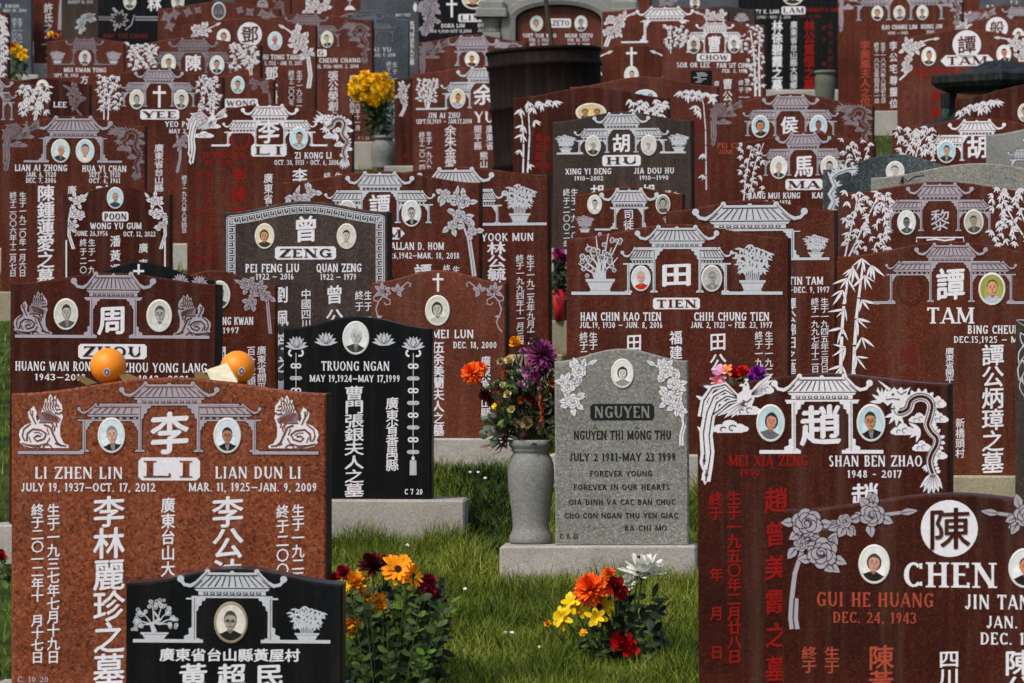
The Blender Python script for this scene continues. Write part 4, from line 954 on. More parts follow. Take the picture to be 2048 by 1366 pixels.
K(s, 1167, 664, 824, 17, '終于二〇一六年六月'); K(s, 1186, 664, 824, 17, '生于一九三〇年七月'); K(s, 1268, 664, 830, 31, '田高漢卿'); K(s, 1352, 660, 810, 25, '福建省福州')
K(s, 1436, 662, 830, 33, '田公志中'); K(s, 1518, 662, 824, 16, '終于一九九七年二月'); K(s, 1538, 662, 824, 16, '生于一九二〇年一月')
s = H(490, 1672, 2128, 513, 482, RED3, 'brownish red headstone with tall white bamboo, one blank oval and a balding man', base=CONC2, top=950, hb=.11)
gate(s, 1901, 66, 489, 525, 604, ro=133, bars=[(1745, 1790), (2012, 2056)])
portrait(s, 1983, 578, 27, 33, bg=(150, 150, 70), cloth=(176, 192, 198), hair=(80, 72, 62), skin=(214, 150, 118), style='b')
a = s.art('blank_oval'); a.ring(1820, 578, 27, 33, 1.6, RED2); a.ring(1820, 578, 22, 28, 1.2, RED2); a.done()
BIG(s, '譚', 1900, 568, 56, 62); T(s, 'TAM', 1900, 631, 32, 92, serif=True)
T(s, 'BING CHEUNG TAM', 0, 659, 17, 160, left=1935); T(s, 'DEC.15,1925 — MAY 4, 1999', 0, 679, 13, 208, left=1907)
bs = [(1722, 516, 4, 95), (1706, 536, 4, 110), (1742, 530, 4, 80), (1694, 556, 4, 115), (1728, 550, 4, 75)]
for k in range(9): bs.append(((1684, 1722, 1690, 1712)[k % 4], 580 + k * 19, 3, (120, 65, 135, 50)[k % 4]))
bamboo(s, [[(1680, 748), (1683, 640), (1690, 575), (1706, 530)], [(1706, 748), (1710, 650), (1718, 580), (1726, 520)]], bs, 33, WHITE, 4, .19, 7)
K(s, 1899, 695, 766, 17, '廣東省開平'); K(s, 1985, 688, 946, 43, '譚公炳璋之墓'); K(s, 1920, 836, 916, 18, '新橋頭村')
K(s, 1815, 690, 900, 34, '譚余氏之墓', DIM); K(s, 1745, 712, 900, 18, '終于 年 月 日', DIM); K(s, 1768, 712, 900, 18, '生于一九三〇年', DIM)

# ================= fifth row
s = H(450, 446, 778, 424, 402, BROWN, 'grey brown headstone framed by a carved key pattern border', yaw=4.6)
greek_key(s, 9, 14.6, PALE, 860)
P(s, 530, 472, 20, 26, 'cf', bg=(214, 208, 168), cloth=(60, 34, 40), skin=(190, 128, 96)); P(s, 695, 473, 20, 26, 'gm', skin=(190, 184, 170), bg=(206, 200, 186), cloth=(190, 186, 174))
BIG(s, '曾', 613, 458, 48, 50); BN(s, 'ZENG', 612, 506, 123, 26)
T(s, 'PEI FENG LIU', 545, 536, 17, 108); T(s, 'QUAN ZENG', 679, 536, 17, 90); T(s, '1922 — 2016', 550, 553, 12, 76); T(s, '1922 — 1979', 678, 554, 12, 72)
K(s, 613, 578, 760, 20, '中國四川省成都市郊'); K(s, 670, 566, 800, 34, '曾公群之墓'); K(s, 720, 580, 800, 17, '終于一九七九年十二月'); K(s, 738, 580, 800, 17, '生于一九二二年十二月'); K(s, 562, 566, 800, 30, '劉佩芳之墓')
s = H(430, 558, 959, 365, 342, RED, 'red headstone with a large pale flower branch, behind the key border stone')
gate(s, 758, 59, 346, 384, 446, ro=109, mat=PALE)
BIG(s, '譚', 758, 412, 42, 46, bold=.022)
portrait(s, 822, 427, 20, 27, bg=(206, 210, 210), cloth=(34, 32, 36), hair=(50, 46, 44), skin=(176, 164, 156), style='s'); P(s, 693, 427, 20, 27, 'gf')
BN(s, 'HOM', 758, 467, 102, 24, shape='hex'); T(s, 'ALLAN D. HOM', 834, 492, 15, 106); T(s, 'JAN. 26,1942—MAR. 18, 2018', 832, 511, 12, 172)
ph_ = [(915, 372), (912, 392), (918, 420), (926, 450), (936, 480), (942, 520), (946, 552)]
spray(s, ph_, [(925, 402, 15), (918, 432, 14), (890, 388, 10), (944, 462, 10), (904, 450, 10)], PALE, 20, 9, 4, 22)
spray(s, [(597, 372), (590, 390), (584, 430), (580, 520)], [(592, 394, 10), (620, 386, 10), (580, 420, 14), (606, 430, 13)], PALE, 20, 12, 4, 16)
K(s, 845, 524, 700, 34, '譚公煥洪'); K(s, 893, 528, 690, 15, '終于二〇一八年三月'); K(s, 912, 528, 690, 15, '生于一九四二年'); K(s, 700, 524, 700, 34, '譚余氏')
s = H(442, 1332, 1672, 421, 400, RED, 'red headstone with one very wide carved gate roof, behind the potted tree stone')
gate(s, 1501, 106, 408, 462, 517, bars=[(1345, 1424), (1578, 1660)], ci=84, mat=PALE)
pot(s, 1633, 464, 517, 52, 'bamboo', PALE); pot(s, 1370, 464, 517, 52, 'bamboo', PALE)
T(s, 'TIN TAM', 1613, 562, 16, 68); T(s, '—DEC. 9, 1997', 1619, 580, 12, 80); K(s, 1631, 596, 746, 16, '終于一九九七年十二日'); K(s, 1650, 596, 746, 16, '生于一九四五年三月日'); K(s, 1582, 595, 750, 22, '譚公錦田之墓')
BIG(s, '譚', 1501, 500, 40, 44)
s = H(436, 1676, 2085, 385, 363, RED, 'red headstone with dense slanting white bamboo in front of the rough grey stone')
gate(s, 1878, 60, 368, 402, 462, ro=110)
P(s, 1812, 445, 19, 25, 'gm', bg=(210, 214, 214), skin=(110, 110, 110)); P(s, 1946, 444, 20, 25, 'gm', bg=(172, 166, 154), skin=(150, 140, 128), hair=(70, 62, 54))
BIG(s, '黎', 1879, 440, 38, 42, PALE, .004)
a = s.art('name_plate'); a.line([(1832, 484), (1832, 475), (1926, 475), (1926, 484)], 2.5, WHITE); a.line([(1852, 480), (1870, 478), (1888, 481), (1908, 478)], 3, WHITE); a.done(); T(s, 'LAI', 1878, 492, 12, 50)
bm = [[(.08, 1), (.26, .35), (.32, .1)], [(.16, 1), (.55, .35), (.7, .1)]]
bamboo_auto(s, (1680, 378, 1786, 512), bm, 44, 15, WHITE, 21, 3.4, .34, k=4, bot=.92)
bamboo_auto(s, (1970, 372, 2080, 500), [[(.92, 1), (.6, .35), (.3, .05)], [(.84, 1), (.4, .4), (.25, .1)]], 40, 15, WHITE, 23, 3.4, .34, k=4, bot=.9)
s = H(424, 1150, 1367, 388, 373, RED3, 'small red headstone with a single carved gate in front of the grey brown stone')
gate(s, 1259, 47, 379, 417, 458, ci=28, mat=PALE, bars=[(1190, 1222), (1296, 1330)])
P(s, 1190, 409, 15, 20, 'gm', bg=(214, 212, 206), skin=(196, 194, 188), cloth=(206, 204, 198)); P(s, 1327, 409, 15, 20, 'gf', bg=(150, 150, 144))
pot(s, 1170, 426, 465, 38, 'bamboo', LILAC); pot(s, 1345, 426, 465, 38, 'bamboo', LILAC); K(s, 1258, 419, 500, 20, '司徒氏墓')

# ================= sixth row
s = H(410, 727, 1100, 351, 333, RED, 'red headstone with two long date columns, half behind the flower branch stone', base=CONC2)
gate(s, 914, 65, 338, 382, 448, ro=92, mat=PALE, bars=[(960, 1096), (735, 868)])
pot(s, 1042, 360, 447, 70, 'bamboo', PALE); T(s, 'LAM YOOK MUN', 0, 475, 16, 152, left=917)
K(s, 995, 484, 640, 36, '林公毓敏之墓', bold=.024); K(s, 1042, 510, 690, 16, '終于一九九四年十一月三日'); K(s, 1063, 510, 690, 16, '生于一九二五年九月十日')
s = H(400, 126, 342, 388, 372, RED2, 'small dark red headstone with white rose sprays and a man in a blue jacket')
portrait(s, 231, 396, 17, 22, bg=(180, 206, 214), cloth=(34, 60, 84), hair=(130, 124, 118), skin=(196, 146, 120), style='b')
BN(s, 'POON', 231, 433, 52, 19, serif=False); T(s, 'WONG YU GUM', 232, 452, 13, 102); T(s, 'JUNE 26,1956', 183, 467, 10, 66); T(s, 'OCT. 12, 2022', 279, 468, 10, 64)
pp = [(176, 386), (168, 396), (156, 402), (142, 416), (138, 440), (137, 470), (146, 498)]
bl = [(155, 401, 10), (151, 428, 11), (143, 450, 7)]
spray(s, pp, bl, WHITE, 14, 31, 3, 14); spray(s, mirror(pp, 233), mirror(bl, 233), WHITE, 14, 32, 3, 14)
a = s.art('side_lines'); a.line([(133, 480), (133, 640)], 3, WHITE); a.line([(330, 480), (330, 640)], 3, WHITE); a.done()
K(s, 167, 476, 640, 14, '終于二〇二二年十月'); K(s, 184, 476, 640, 14, '生于一九三六年六月'); K(s, 231, 468, 640, 21, '潘黃遇金之墓'); K(s, 287, 480, 640, 18, '廣東省台山')
s = H(390, 1107, 1386, 242, 223, TAUPE, 'dark taupe headstone with two grey haired portraits, a red pot beside it', base=CONC2, top=640, plinth=(1085, 1410))
HU = s
gate(s, 1245, 49, 227, 259, 305, ro=94, mat=PALE, bars=[(1115, 1168), (1322, 1374)], ci=29)
pot(s, 1133, 264, 304, 42, 'bamboo', PALE); pot(s, 1360, 264, 304, 42, 'bamboo', PALE)
BIG(s, '胡', 1245, 286, 36, 36); P(s, 1188, 291, 16, 21, 'gm', cloth=(44, 48, 44), hair=(200, 200, 196)); P(s, 1300, 291, 16, 21, 'gm', cloth=(180, 180, 172), hair=(200, 200, 196), skin=(190, 188, 180))
BN(s, 'HU', 1245, 321, 77, 22, tw=.8); T(s, 'XING YI DENG', 1178, 342, 12, 92); T(s, 'JIA DOU HU', 1310, 342, 12, 80); T(s, '1910—2002', 1179, 356, 9, 58); T(s, '1910—1990', 1310, 356, 9, 58)
K(s, 1134, 375, 600, 14, '終于二〇〇二年五月二十五日'); K(s, 1150, 375, 600, 14, '生于一九一〇年四月二十五日'); K(s, 1196, 364, 600, 27, '胡鄧興儀之墓'); K(s, 1298, 364, 600, 27, '胡公家道之墓'); K(s, 1338, 376, 600, 14, '終于一九九〇年五月'); K(s, 1354, 376, 600, 14, '生于一九一〇年')
s = H(388, 1474, 1749, 283, 263, RED, 'red headstone with a grey gate and white bamboo, partly behind the dark green stone')
gate(s, 1608, 46, 267, 300, 351, ro=84)
P(s, 1559, 335, 18, 23, 'cs', bg=(214, 216, 214), cloth=(50, 50, 54), skin=(206, 172, 154), hair=(150, 140, 130)); P(s, 1660, 335, 18, 23, 'gm', bg=(206, 204, 196))
BIG(s, '馬', 1609, 332, 38, 42); BN(s, 'MA', 1609, 369, 74, 22); T(s, 'HANG MUI KUNG', 1549, 391, 12, 104); T(s, 'KAM LUN MA', 1668, 391, 12, 86); T(s, 'FEB. 3, 1974', 1551, 405, 9, 62)
bamboo_auto(s, (1477, 282, 1532, 400), [[(.2, 1), (.3, .5), (.5, .1)], [(.4, 1), (.6, .4), (.95, .02)]], 22, 12, WHITE, 41, 2.6, .3, bot=.9)
bamboo_auto(s, (1682, 276, 1748, 400), [[(.7, 1), (.6, .5), (.3, .1)], [(.6, 1), (.7, .4), (.9, .1)]], 24, 12, WHITE, 43, 2.6, .3, bot=.9)
s = H(410, 1643, 1935, 339, 308, GREEN, 'dark blue green headstone with a pale portrait at its peak and a chalky carved dragon')
portrait(s, 1788, 343, 19, 21, bg=(206, 202, 198), cloth=(196, 192, 190), hair=(90, 86, 84), skin=(196, 190, 186))
a = s.art('dragon_carving'); pts = [(1708, 338), (1690, 340), (1672, 346), (1660, 356), (1668, 372), (1658, 388), (1666, 402), (1658, 420)]
a.line(pts, 8, PALE, 12); a.line([(x + 2, y) for x, y in pts], 1.4, GREEN, up=.0014)
for i, (x, y) in enumerate(pts): 
    for k in range(3): a.leaf(x, y, 150 + 40 * k + i * 30, 15, 5, PALE)
for k in range(6): a.leaf(1700, 338, -30 + k * 22, 16, 4, PALE)
a.done()
s = H(418, 1742, 2170, 353, 326, GREY, 'broad rough grey headstone without portrait, behind the dense bamboo stone')
a = s.art('flower_carving'); a.line([(1800, 366), (1806, 352), (1816, 362), (1830, 352), (1850, 350)], 2, INK); a.leaf(1806, 368, -90, 16, 7, INK); a.done()

# ================= seventh row
s = H(367, 2, 290, 251, 231, RED, 'red headstone with dim grey dragon and phoenix, behind the small rose stone', base=CONC2, top=584)
gate(s, 145, 69, 235, 276, 322, bars=[(46, 97), (193, 243)], ci=57)
phoenix(s, 5, 244, 77, 343, ASH); dragon(s, 218, 246, 285, 352, ASH)
portrait(s, 120, 302, 19, 24, bg=(196, 210, 216), cloth=(34, 32, 32), hair=(176, 172, 168), skin=(196, 146, 118)); portrait(s, 169, 302, 19, 24, bg=(186, 210, 222), cloth=(220, 214, 200), hair=(40, 36, 34), skin=(206, 150, 118))
T(s, 'LIAN AI ZHONG', 81, 336, 13, 104); T(s, 'HUA YI CHAN', 207, 337, 13, 88); T(s, 'JAN. 6, 1920', 81, 349, 10, 60); T(s, 'DEC. 7, 2006', 81, 361, 10, 60); T(s, 'SEPT. 2, 1920', 208, 349, 10, 62); T(s, 'OCT. 6, 1961', 208, 361, 10, 62)
K(s, 26, 384, 554, 14, '終于二〇〇六年十二月七日'); K(s, 45, 384, 554, 14, '生于一九二〇年一月六日'); K(s, 91, 370, 570, 34, '陳鍾蓮愛之墓', bold=.022); K(s, 143, 370, 500, 18, '廣東省台山縣'); K(s, 207, 370, 570, 34, '陳公華一之墓')
s = H(370, 374, 706, 229, 207, RED, 'red headstone with a bright white phoenix and dragon and one empty red oval')
gate(s, 540, 49, 211, 243, 290, ro=93, mat=WHITE, bars=[(423, 459), (621, 655)], ci=29)
BIG(s, '李', 538, 263, 42, 46); portrait(s, 598, 277, 19, 23, bg=(182, 212, 222), cloth=(150, 164, 172), hair=(40, 36, 34), skin=(190, 142, 116))
a = s.art('blank_oval'); a.ring(481, 275, 18, 23, 3, REDP); a.done(); BN(s, 'LI', 538, 301, 71, 24, tw=.8)
phoenix(s, 376, 220, 452, 328); dragon(s, 632, 222, 703, 328)
T(s, 'XU XING CHEN', 447, 310, 12, 82, REDP); T(s, 'DEC. 10, 1935', 441, 325, 9, 60, REDP); T(s, 'ZI KONG LI', 627, 311, 13, 74); T(s, 'OCT. 30, 1931 - OCT. 6, 2014', 613, 325, 10, 128)
K(s, 478, 332, 560, 27, '李陳許星之墓', REDP); K(s, 418, 340, 530, 14, '生于一九三五年十二月', REDP); K(s, 398, 340, 530, 14, '終于 年 月 日', REDP); K(s, 537, 346, 450, 18, '廣東省台山'); K(s, 600, 334, 560, 29, '李公子光之墓'); K(s, 655, 342, 530, 14, '終于二〇一四年十月'); K(s, 677, 342, 530, 14, '生于一九三一年十月')
s = H(376, 1974, 2250, 268, 250, SILVER, 'light grey headstone with a faint gate, behind the rough grey stone')
gate(s, 2100, 45, 272, 300, 352, ro=82, mat=PALE, lv=0)
s = H(365, 1784, 2125, 258, 235, RED, 'red headstone with a white gate and a woman in a dark suit, below the lantern')
gate(s, 1954, 50, 241, 272, 321, ro=97, mat=WHITE, ci=30); P(s, 1893, 303, 19, 23, 'cs', bg=(160, 196, 206), cloth=(34, 24, 24), hair=(44, 34, 30), skin=(196, 150, 126))
BIG(s, '胡', 1955, 294, 42, 44); bamboo_auto(s, (1787, 248, 1872, 322), [[(.2, 1), (.4, .5), (.7, .1)], [(.5, 1), (.6, .5), (.95, .05)]], 24, 15, WHITE, 51, 3, .26)
a = s.art('name_plate'); a.p([(1920, 330), (1990, 330), (1990, 340), (1920, 340)], WHITE); a.done()
s = H(345, 1418, 1744, 211, 187, RED, 'red headstone with dim phoenix and dragon and a woman on a blue ground')
gate(s, 1579, 49, 191, 222, 272, ro=95); P(s, 1519, 253, 18, 23, 'cf', bg=(170, 194, 204), cloth=(34, 34, 34), skin=(180, 124, 84)); P(s, 1635, 253, 18, 23, 'cm', bg=(174, 198, 208), cloth=(110, 40, 40), hair=(44, 30, 28), skin=(140, 70, 56))
BIG(s, '侯', 1577, 250, 34, 34); phoenix(s, 1419, 203, 1480, 292, ASH); dragon(s, 1672, 204, 1740, 292, ASH)
T(s, 'PEI CHUN', 1466, 291, 11, 66, FADE); T(s, 'JUNE 21', 1458, 304, 9, 44, FADE); K(s, 1445, 322, 480, 12, '終于 年 月 日', DIM); K(s, 1462, 322, 480, 12, '生于一九五〇年', DIM); K(s, 1436, 500, 520, 10, '侯')

# ================= eighth row
s = H(332, 188, 444, 153, 135, RED, 'red headstone with a white cross under a grey gate between white bamboo', top=487)
gate(s, 316, 42, 139, 167, 213, ro=77, ci=27); cross(s, 317, 193, 26, 44); P(s, 272, 199, 15, 20, 'gf', hair=(44, 38, 34), bg=(206, 202, 190)); P(s, 361, 199, 15, 20, 'gs', bg=(200, 198, 188))
BN(s, 'YEE', 318, 229, 78, 20); T(s, 'YEO PO YEE', 0, 248, 11, 82, left=329); T(s, 'MAY 3, 1910', 0, 262, 9, 60, left=337)
bamboo_auto(s, (190, 148, 244, 240), [[(.3, 1), (.3, .5), (.4, .1)], [(.45, 1), (.5, .4), (.9, .04)]], 26, 11, WHITE, 61, 2.6, .3); bamboo_auto(s, (390, 148, 442, 240), [[(.7, 1), (.7, .5), (.6, .1)], [(.6, 1), (.5, .4), (.1, .04)]], 26, 11, WHITE, 62, 2.6, .3)
K(s, 317, 288, 384, 18, '廣東省台山縣'); spray(s, [(352, 268), (358, 290), (358, 316), (352, 345)], [(360, 286, 9), (366, 276, 6)], LILAC, 12, 63, 2.5, 8); K(s, 368, 350, 466, 10, '終于一九九八年八月四日'); K(s, 272, 275, 470, 22, '余氏之墓')
s = H(335, -150, 98, 172, 152, RED, 'red headstone cut by the left edge with white bamboo beside a grey gate end')
gate(s, -25, 42, 158, 186, 240, ro=52, ci=30); bamboo_auto(s, (33, 166, 100, 240), [[(.5, 1), (.6, .5), (.3, .05)], [(.55, 1), (.7, .4), (.9, .1)]], 26, 14, WHITE, 65, 2.6, .3)
s = H(315, -10, 178, 167, 156, RED2, 'dark red headstone with one grey leaf branch, beside the cross and bamboo stone')
P(s, 83, 174, 13, 15, 'cm', bg=(226, 222, 214)); T(s, 'LEE', 118, 209, 11, 26)
spray(s, [(124, 170), (140, 178), (150, 196), (146, 214), (160, 230)], [(146, 182, 10), (154, 198, 9), (144, 204, 8)], ASH, 13, 66, 2, 16)
s = H(335, 1025, 1337, 195, 174, RED2, 'dark red headstone with a double portrait on one wide cream oval, beside the rusty barrel')
portrait(s, 1181, 225, 31, 19, bg=(206, 184, 130), cloth=(60, 44, 40), hair=(40, 30, 26), skin=(176, 120, 88), land=True)
bamboo(s, [[(1045, 345), (1046, 270), (1040, 215)], [(1054, 345), (1058, 270), (1054, 200)]], [(1040, 218, 4, 100), (1056, 204, 4, 90), (1072, 202, 4, 70), (1092, 200, 4, 60), (1106, 202, 4, 50), (1044, 250, 4, 110), (1068, 240, 4, 70), (1042, 268, 3, 100), (1040, 300, 3, 120), (1058, 328, 3, 70), (1080, 206, 4, 80), (1064, 214, 4, 100)], 17, WHITE, 71, .3, 3.4)
bamboo_auto(s, (1250, 196, 1334, 240), [[(.9, 1), (.7, .6), (.1, .2)]], 16, 16, WHITE, 72, 2.6, .3); K(s, 1076, 266, 340, 15, '黃氏墓地', REDP); K(s, 1093, 270, 340, 13, '終于 年', REDP)
s = H(335, 1912, 2250, 194, 166, RED2, 'dark red headstone under the lantern roof with one spray of white bamboo leaves')
bamboo(s, [[(1916, 236), (1945, 216), (2000, 196)]], [(1922, 218, 4, 100), (1934, 212, 4, 90), (1944, 206, 4, 95), (1956, 204, 4, 85), (1968, 200, 4, 80), (1982, 198, 4, 70), (1994, 200, 4, 60), (1962, 212, 4, 90), (1976, 210, 3, 100)], 17, WHITE, 75, .3, 1.6); portrait(s, 2052, 225, 15, 19, bg=(196, 196, 186), cloth=(150, 146, 136))
s = H(318, 1140, 1437, 173, 153, RED, 'red headstone with a wide blue oval and one thin bamboo, behind the taupe stone')
portrait(s, 1292, 194, 24, 15, bg=(190, 206, 222), cloth=(50, 44, 48), hair=(34, 30, 30), skin=(190, 140, 116), land=True)
bamboo(s, [[(1413, 380), (1412, 260), (1408, 210), (1400, 180)]], [(1362, 182, 4, 100), (1374, 180, 4, 90), (1386, 180, 4, 90), (1398, 182, 4, 90), (1410, 186, 4, 80), (1422, 190, 4, 60), (1376, 190, 4, 100), (1394, 192, 4, 110), (1428, 196, 3, 90), (1400, 222, 4, 120), (1394, 212, 4, 110), (1408, 308, 3, 100), (1406, 350, 3, 90)], 16, WHITE, 77, .3, 2.4)
K(s, 1398, 236, 350, 13, '生于 年 月', REDP)
s = H(310, 404, 548, 160, 149, RED3, 'small brownish headstone with a pale blue portrait, squeezed behind the cross and bamboo stone')
P(s, 476, 170, 14, 18, 'cm', bg=(176, 206, 214), cloth=(150, 160, 160)); BN(s, 'WONG', 482, 206, 68, 17, serif=False); spray(s, [(498, 160), (514, 166), (530, 172), (538, 190), (540, 210)], [(512, 166, 7), (530, 174, 8)], ASH, 11, 81, 2, 12)
s = H(295, 250, 521, 90, 74, RED, 'red headstone with a dim gate and two suited portraits, above the cross stone')
gate(s, 386, 43, 78, 106, 146, ro=83, ci=26, mat=ASH); P(s, 337, 127, 15, 19, 'cm', bg=(206, 210, 196)); P(s, 434, 130, 15, 19, 'cs', bg=(196, 212, 220), cloth=(34, 30, 30)); BIG(s, '陳', 386, 126, 32, 32)
bamboo_auto(s, (251, 84, 316, 150), [[(.3, 1), (.4, .5), (.95, .05)], [(.25, 1), (.3, .5), (.2, .1)]], 30, 10, WHITE, 82, 2.2, .34); bamboo_auto(s, (456, 84, 520, 150), [[(.7, 1), (.6, .5), (.05, .05)], [(.75, 1), (.7, .5), (.8, .1)]], 30, 10, WHITE, 83, 2.2, .34)

# ================= ninth row
s = H(288, 825, 1115, 146, 131, RED, 'red headstone with a leafy white bush carving, half hidden by the rusty barrel', t=.18)
gate(s, 969, 47, 135, 166, 216, ro=85, ci=29, bars=[(832, 894)], mat=PALE); P(s, 916, 197, 16, 20, 'cm', bg=(206, 200, 170), cloth=(150, 160, 186), hair=(70, 50, 40), skin=(196, 130, 110)); BIG(s, '余', 968, 189, 40, 40)
bamboo_auto(s, (832, 154, 878, 216), [[(.45, 1), (.3, .5), (.1, .2)], [(.5, 1), (.5, .5), (.5, .1)], [(.55, 1), (.7, .5), (.9, .15)], [(.52, 1), (.6, .5), (.7, .1)]], 44, 6, WHITE, 85, 2, .5)
T(s, 'JIN AI ZHU', 888, 230, 11, 64); T(s, 'SEPT.10,1989 — JAN.17,2014', 888, 242, 9, 112); T(s, 'YU', 969, 234, 22, 38); K(s, 844, 262, 380, 12, '終于二〇一四年一月'); K(s, 858, 262, 380, 12, '生于一九八九年九月'); K(s, 901, 250, 380, 23, '余朱金愛之墓'); K(s, 956, 250, 300, 15, '開平縣'); K(s, 980, 250, 300, 15, '廣東省'); K(s, 968, 303, 336, 16, '熊山')
s = H(277, 789, 960, 158, 148, RED2, 'strip of dark red headstone with one white rose stem, beside the yellow flowers')
spray(s, [(820, 168), (812, 180), (806, 200), (808, 216), (800, 232)], [(806, 174, 7), (802, 190, 7), (808, 202, 7)], WHITE, 10, 86, 3, 14); K(s, 811, 220, 320, 9, '終 于 五', REDP)
s = H(290, 1323, 1528, 50, 41, RED, 'red headstone with a white gate and tall white bamboo down its right side')
gate(s, 1428, 33, 45, 66, 105, ro=60, ci=21, mat=WHITE); P(s, 1386, 91, 13, 17, 'gf', hair=(40, 32, 28), skin=(150, 120, 104)); P(s, 1467, 90, 13, 17, 'gm', bg=(210, 210, 206)); BIG(s, '曹', 1427, 88, 27, 32); BN(s, 'CHOW', 1426, 115, 68, 16, serif=False)
T(s, 'SOR OR LEE', 0, 130, 10, 66, left=1352); T(s, 'PAN SIT CHOW', 1468, 131, 10, 71); T(s, 'FEB. 2, 1919', 1468, 142, 7, 50)
bamboo_auto(s, (1325, 48, 1374, 106), [[(.3, 1), (.3, .5), (.3, .1)]], 24, 9, WHITE, 87, 2, .36); bamboo_auto(s, (1486, 46, 1529, 192), [[(.55, 1), (.5, .5), (.3, .1)], [(.75, 1), (.7, .5), (.75, .1)]], 30, 9, WHITE, 88, 4, .36, bot=.9)
K(s, 1454, 156, 300, 19, '曹公柏石之墓'); K(s, 1481, 158, 290, 10, '終于一九九〇年五月'); K(s, 1493, 158, 290, 10, '生于一九一九年二月'); K(s, 1432, 158, 176, 10, '南')
s = H(285, 362, 631, 50, 36, RED, 'red headstone with a white roundel and a big white flower branch on its right side')
CIRC(s, '鄧', 498, 69, 24.5, 36); P(s, 446, 75, 14, 17, 'cf', bg=(220, 222, 218)); P(s, 549, 82, 15, 19, 'cs', bg=(186, 210, 222), cloth=(160, 170, 180), hair=(150, 140, 136), skin=(206, 130, 110))
spray(s, [(556, 50), (572, 58), (592, 74), (604, 96), (614, 120), (618, 150), (614, 176)], [(590, 68, 10), (606, 82, 10), (594, 92, 9), (612, 106, 7)], WHITE, 15, 89, 4, 26); spray(s, [(440, 46), (424, 54), (404, 62), (384, 70)], [(406, 60, 8), (392, 66, 8)], WHITE, 13, 90, 2, 14, tail=False)
T(s, 'SHU TONG TANG', 558, 114, 10, 82); T(s, 'AUG. 3, 1932 - JAN. 15, 2005', 556, 126, 8, 94); K(s, 542, 133, 240, 25, '鄧公樹棠'); K(s, 582, 140, 250, 12, '終于二〇〇五年元月'); K(s, 598, 140, 250, 12, '生于一九三二年八月')
s = H(285, 1795, 2062, 74, 58, RED, 'red headstone with a white roundel joined to a pointed name plate, behind the lantern')
CIRC(s, '譚', 1935, 89, 28.5, 38); BN(s, 'TAM', 1935, 121, 106, 22, shape='hex', tw=.74, th=.74); P(s, 1859, 112, 15, 19, 'cm', bg=(222, 222, 216), cloth=(56, 48, 40)); P(s, 2009, 110, 15, 19, 'cs', bg=(222, 224, 220), cloth=(38, 40, 44), skin=(214, 140, 96))
spray(s, [(1880, 76), (1860, 78), (1842, 84), (1822, 96), (1814, 120), (1820, 140), (1800, 158)], [(1816, 92, 11), (1834, 90, 9), (1818, 116, 8), (1820, 134, 7)], WHITE, 14, 91, 3, 18, tail=False); spray(s, [(1990, 76), (2010, 78), (2028, 84), (2046, 96), (2054, 120), (2050, 150)], [(2030, 88, 10), (2048, 96, 11), (2044, 118, 8)], WHITE, 14, 92, 3, 18, tail=False)
T(s, 'KAM FOON SIU', 1874, 141, 10, 90, REDP); T(s, '1940', 1850, 153, 7, 24, REDP); K(s, 1818, 180, 330, 10, '終于 年 月', DIM); K(s, 1835, 180, 330, 10, '生于一九四〇', DIM); K(s, 1872, 178, 330, 17, '譚蕭氏之墓', REDP)
s = H(280, 1153, 1376, 104, 89, RED3, 'brownish red headstone with a white cross above its oval, right of the barrel')
cross(s, 1264, 113, 22, 37); P(s, 1264, 151, 15, 19, 'cm', bg=(214, 222, 214), skin=(206, 150, 120)); spray(s, [(1302, 102), (1318, 108), (1334, 116), (1346, 132), (1350, 160), (1354, 190)], [(1338, 118, 10), (1352, 128, 10), (1340, 142, 10), (1356, 150, 9)], WHITE, 14, 93, 3, 24); spray(s, [(1226, 102), (1210, 108), (1194, 116), (1182, 132), (1178, 160)], [(1190, 118, 10), (1176, 128, 10), (1188, 142, 10)], WHITE, 14, 94, 3, 20)

# ================= tenth row
s = H(272, 93, 248, 83, 74, RED, 'small red headstone with one dim gate and two tiny potted plants')
gate(s, 168, 32, 77, 100, 128, ci=22, mat=ASH, bars=[(104, 150), (186, 232)]); P(s, 169, 116, 12, 15, 'gm', skin=(150, 146, 140)); pot(s, 114, 99, 127, 32, 'bamboo', LILAC); pot(s, 226, 99, 127, 32, 'bamboo', LILAC); T(s, 'MUI KWAN TONG', 169, 140, 9, 84); T(s, 'SEPT. 10, 1954', 131, 151, 7, 48); K(s, 168, 148, 260, 16, '方關梅之墓')
s = H(270, -180, 18, 26, 10, RED3, 'brownish headstone at the upper left edge with a column of white bamboo')
bamboo_auto(s, (-6, 25, 18, 160), [[(.3, 1), (.4, .5), (.5, .1)]], 20, 13, WHITE, 95, 3, .3, bot=.95)
s = H(265, 487, 746, 41, 26, RED, 'red headstone with a dim grey dragon, directly left of the yellow flowers', top=285)
gate(s, 614, 38, 29, 53, 93, ro=70, ci=24, mat=ASH); P(s, 655, 79, 13, 17, 'cs', bg=(206, 204, 180), skin=(190, 180, 170)); P(s, 574, 79, 13, 17, 'cf'); dragon(s, 688, 40, 740, 122, ASH); BN(s, 'CHANG', 616, 106, 76, 14, serif=False); T(s, 'LIN CHEUN CHANG', 668, 121, 9, 106); T(s, 'NOV. 28, 1926—NOV. 2, 2004', 665, 133, 7, 106)
K(s, 667, 142, 262, 20, '張公榮創之墓'); K(s, 705, 150, 262, 10, '終于二〇〇四年十一月'); K(s, 716, 150, 262, 10, '生于一九二六年十一月'); T(s, 'F 1 38', 728, 277, 6, 22, LILAC)
s = H(262, 837, 1053, 84, 69, RED, 'red headstone with a dim grey phoenix, partly behind the barrel and the bush stone')
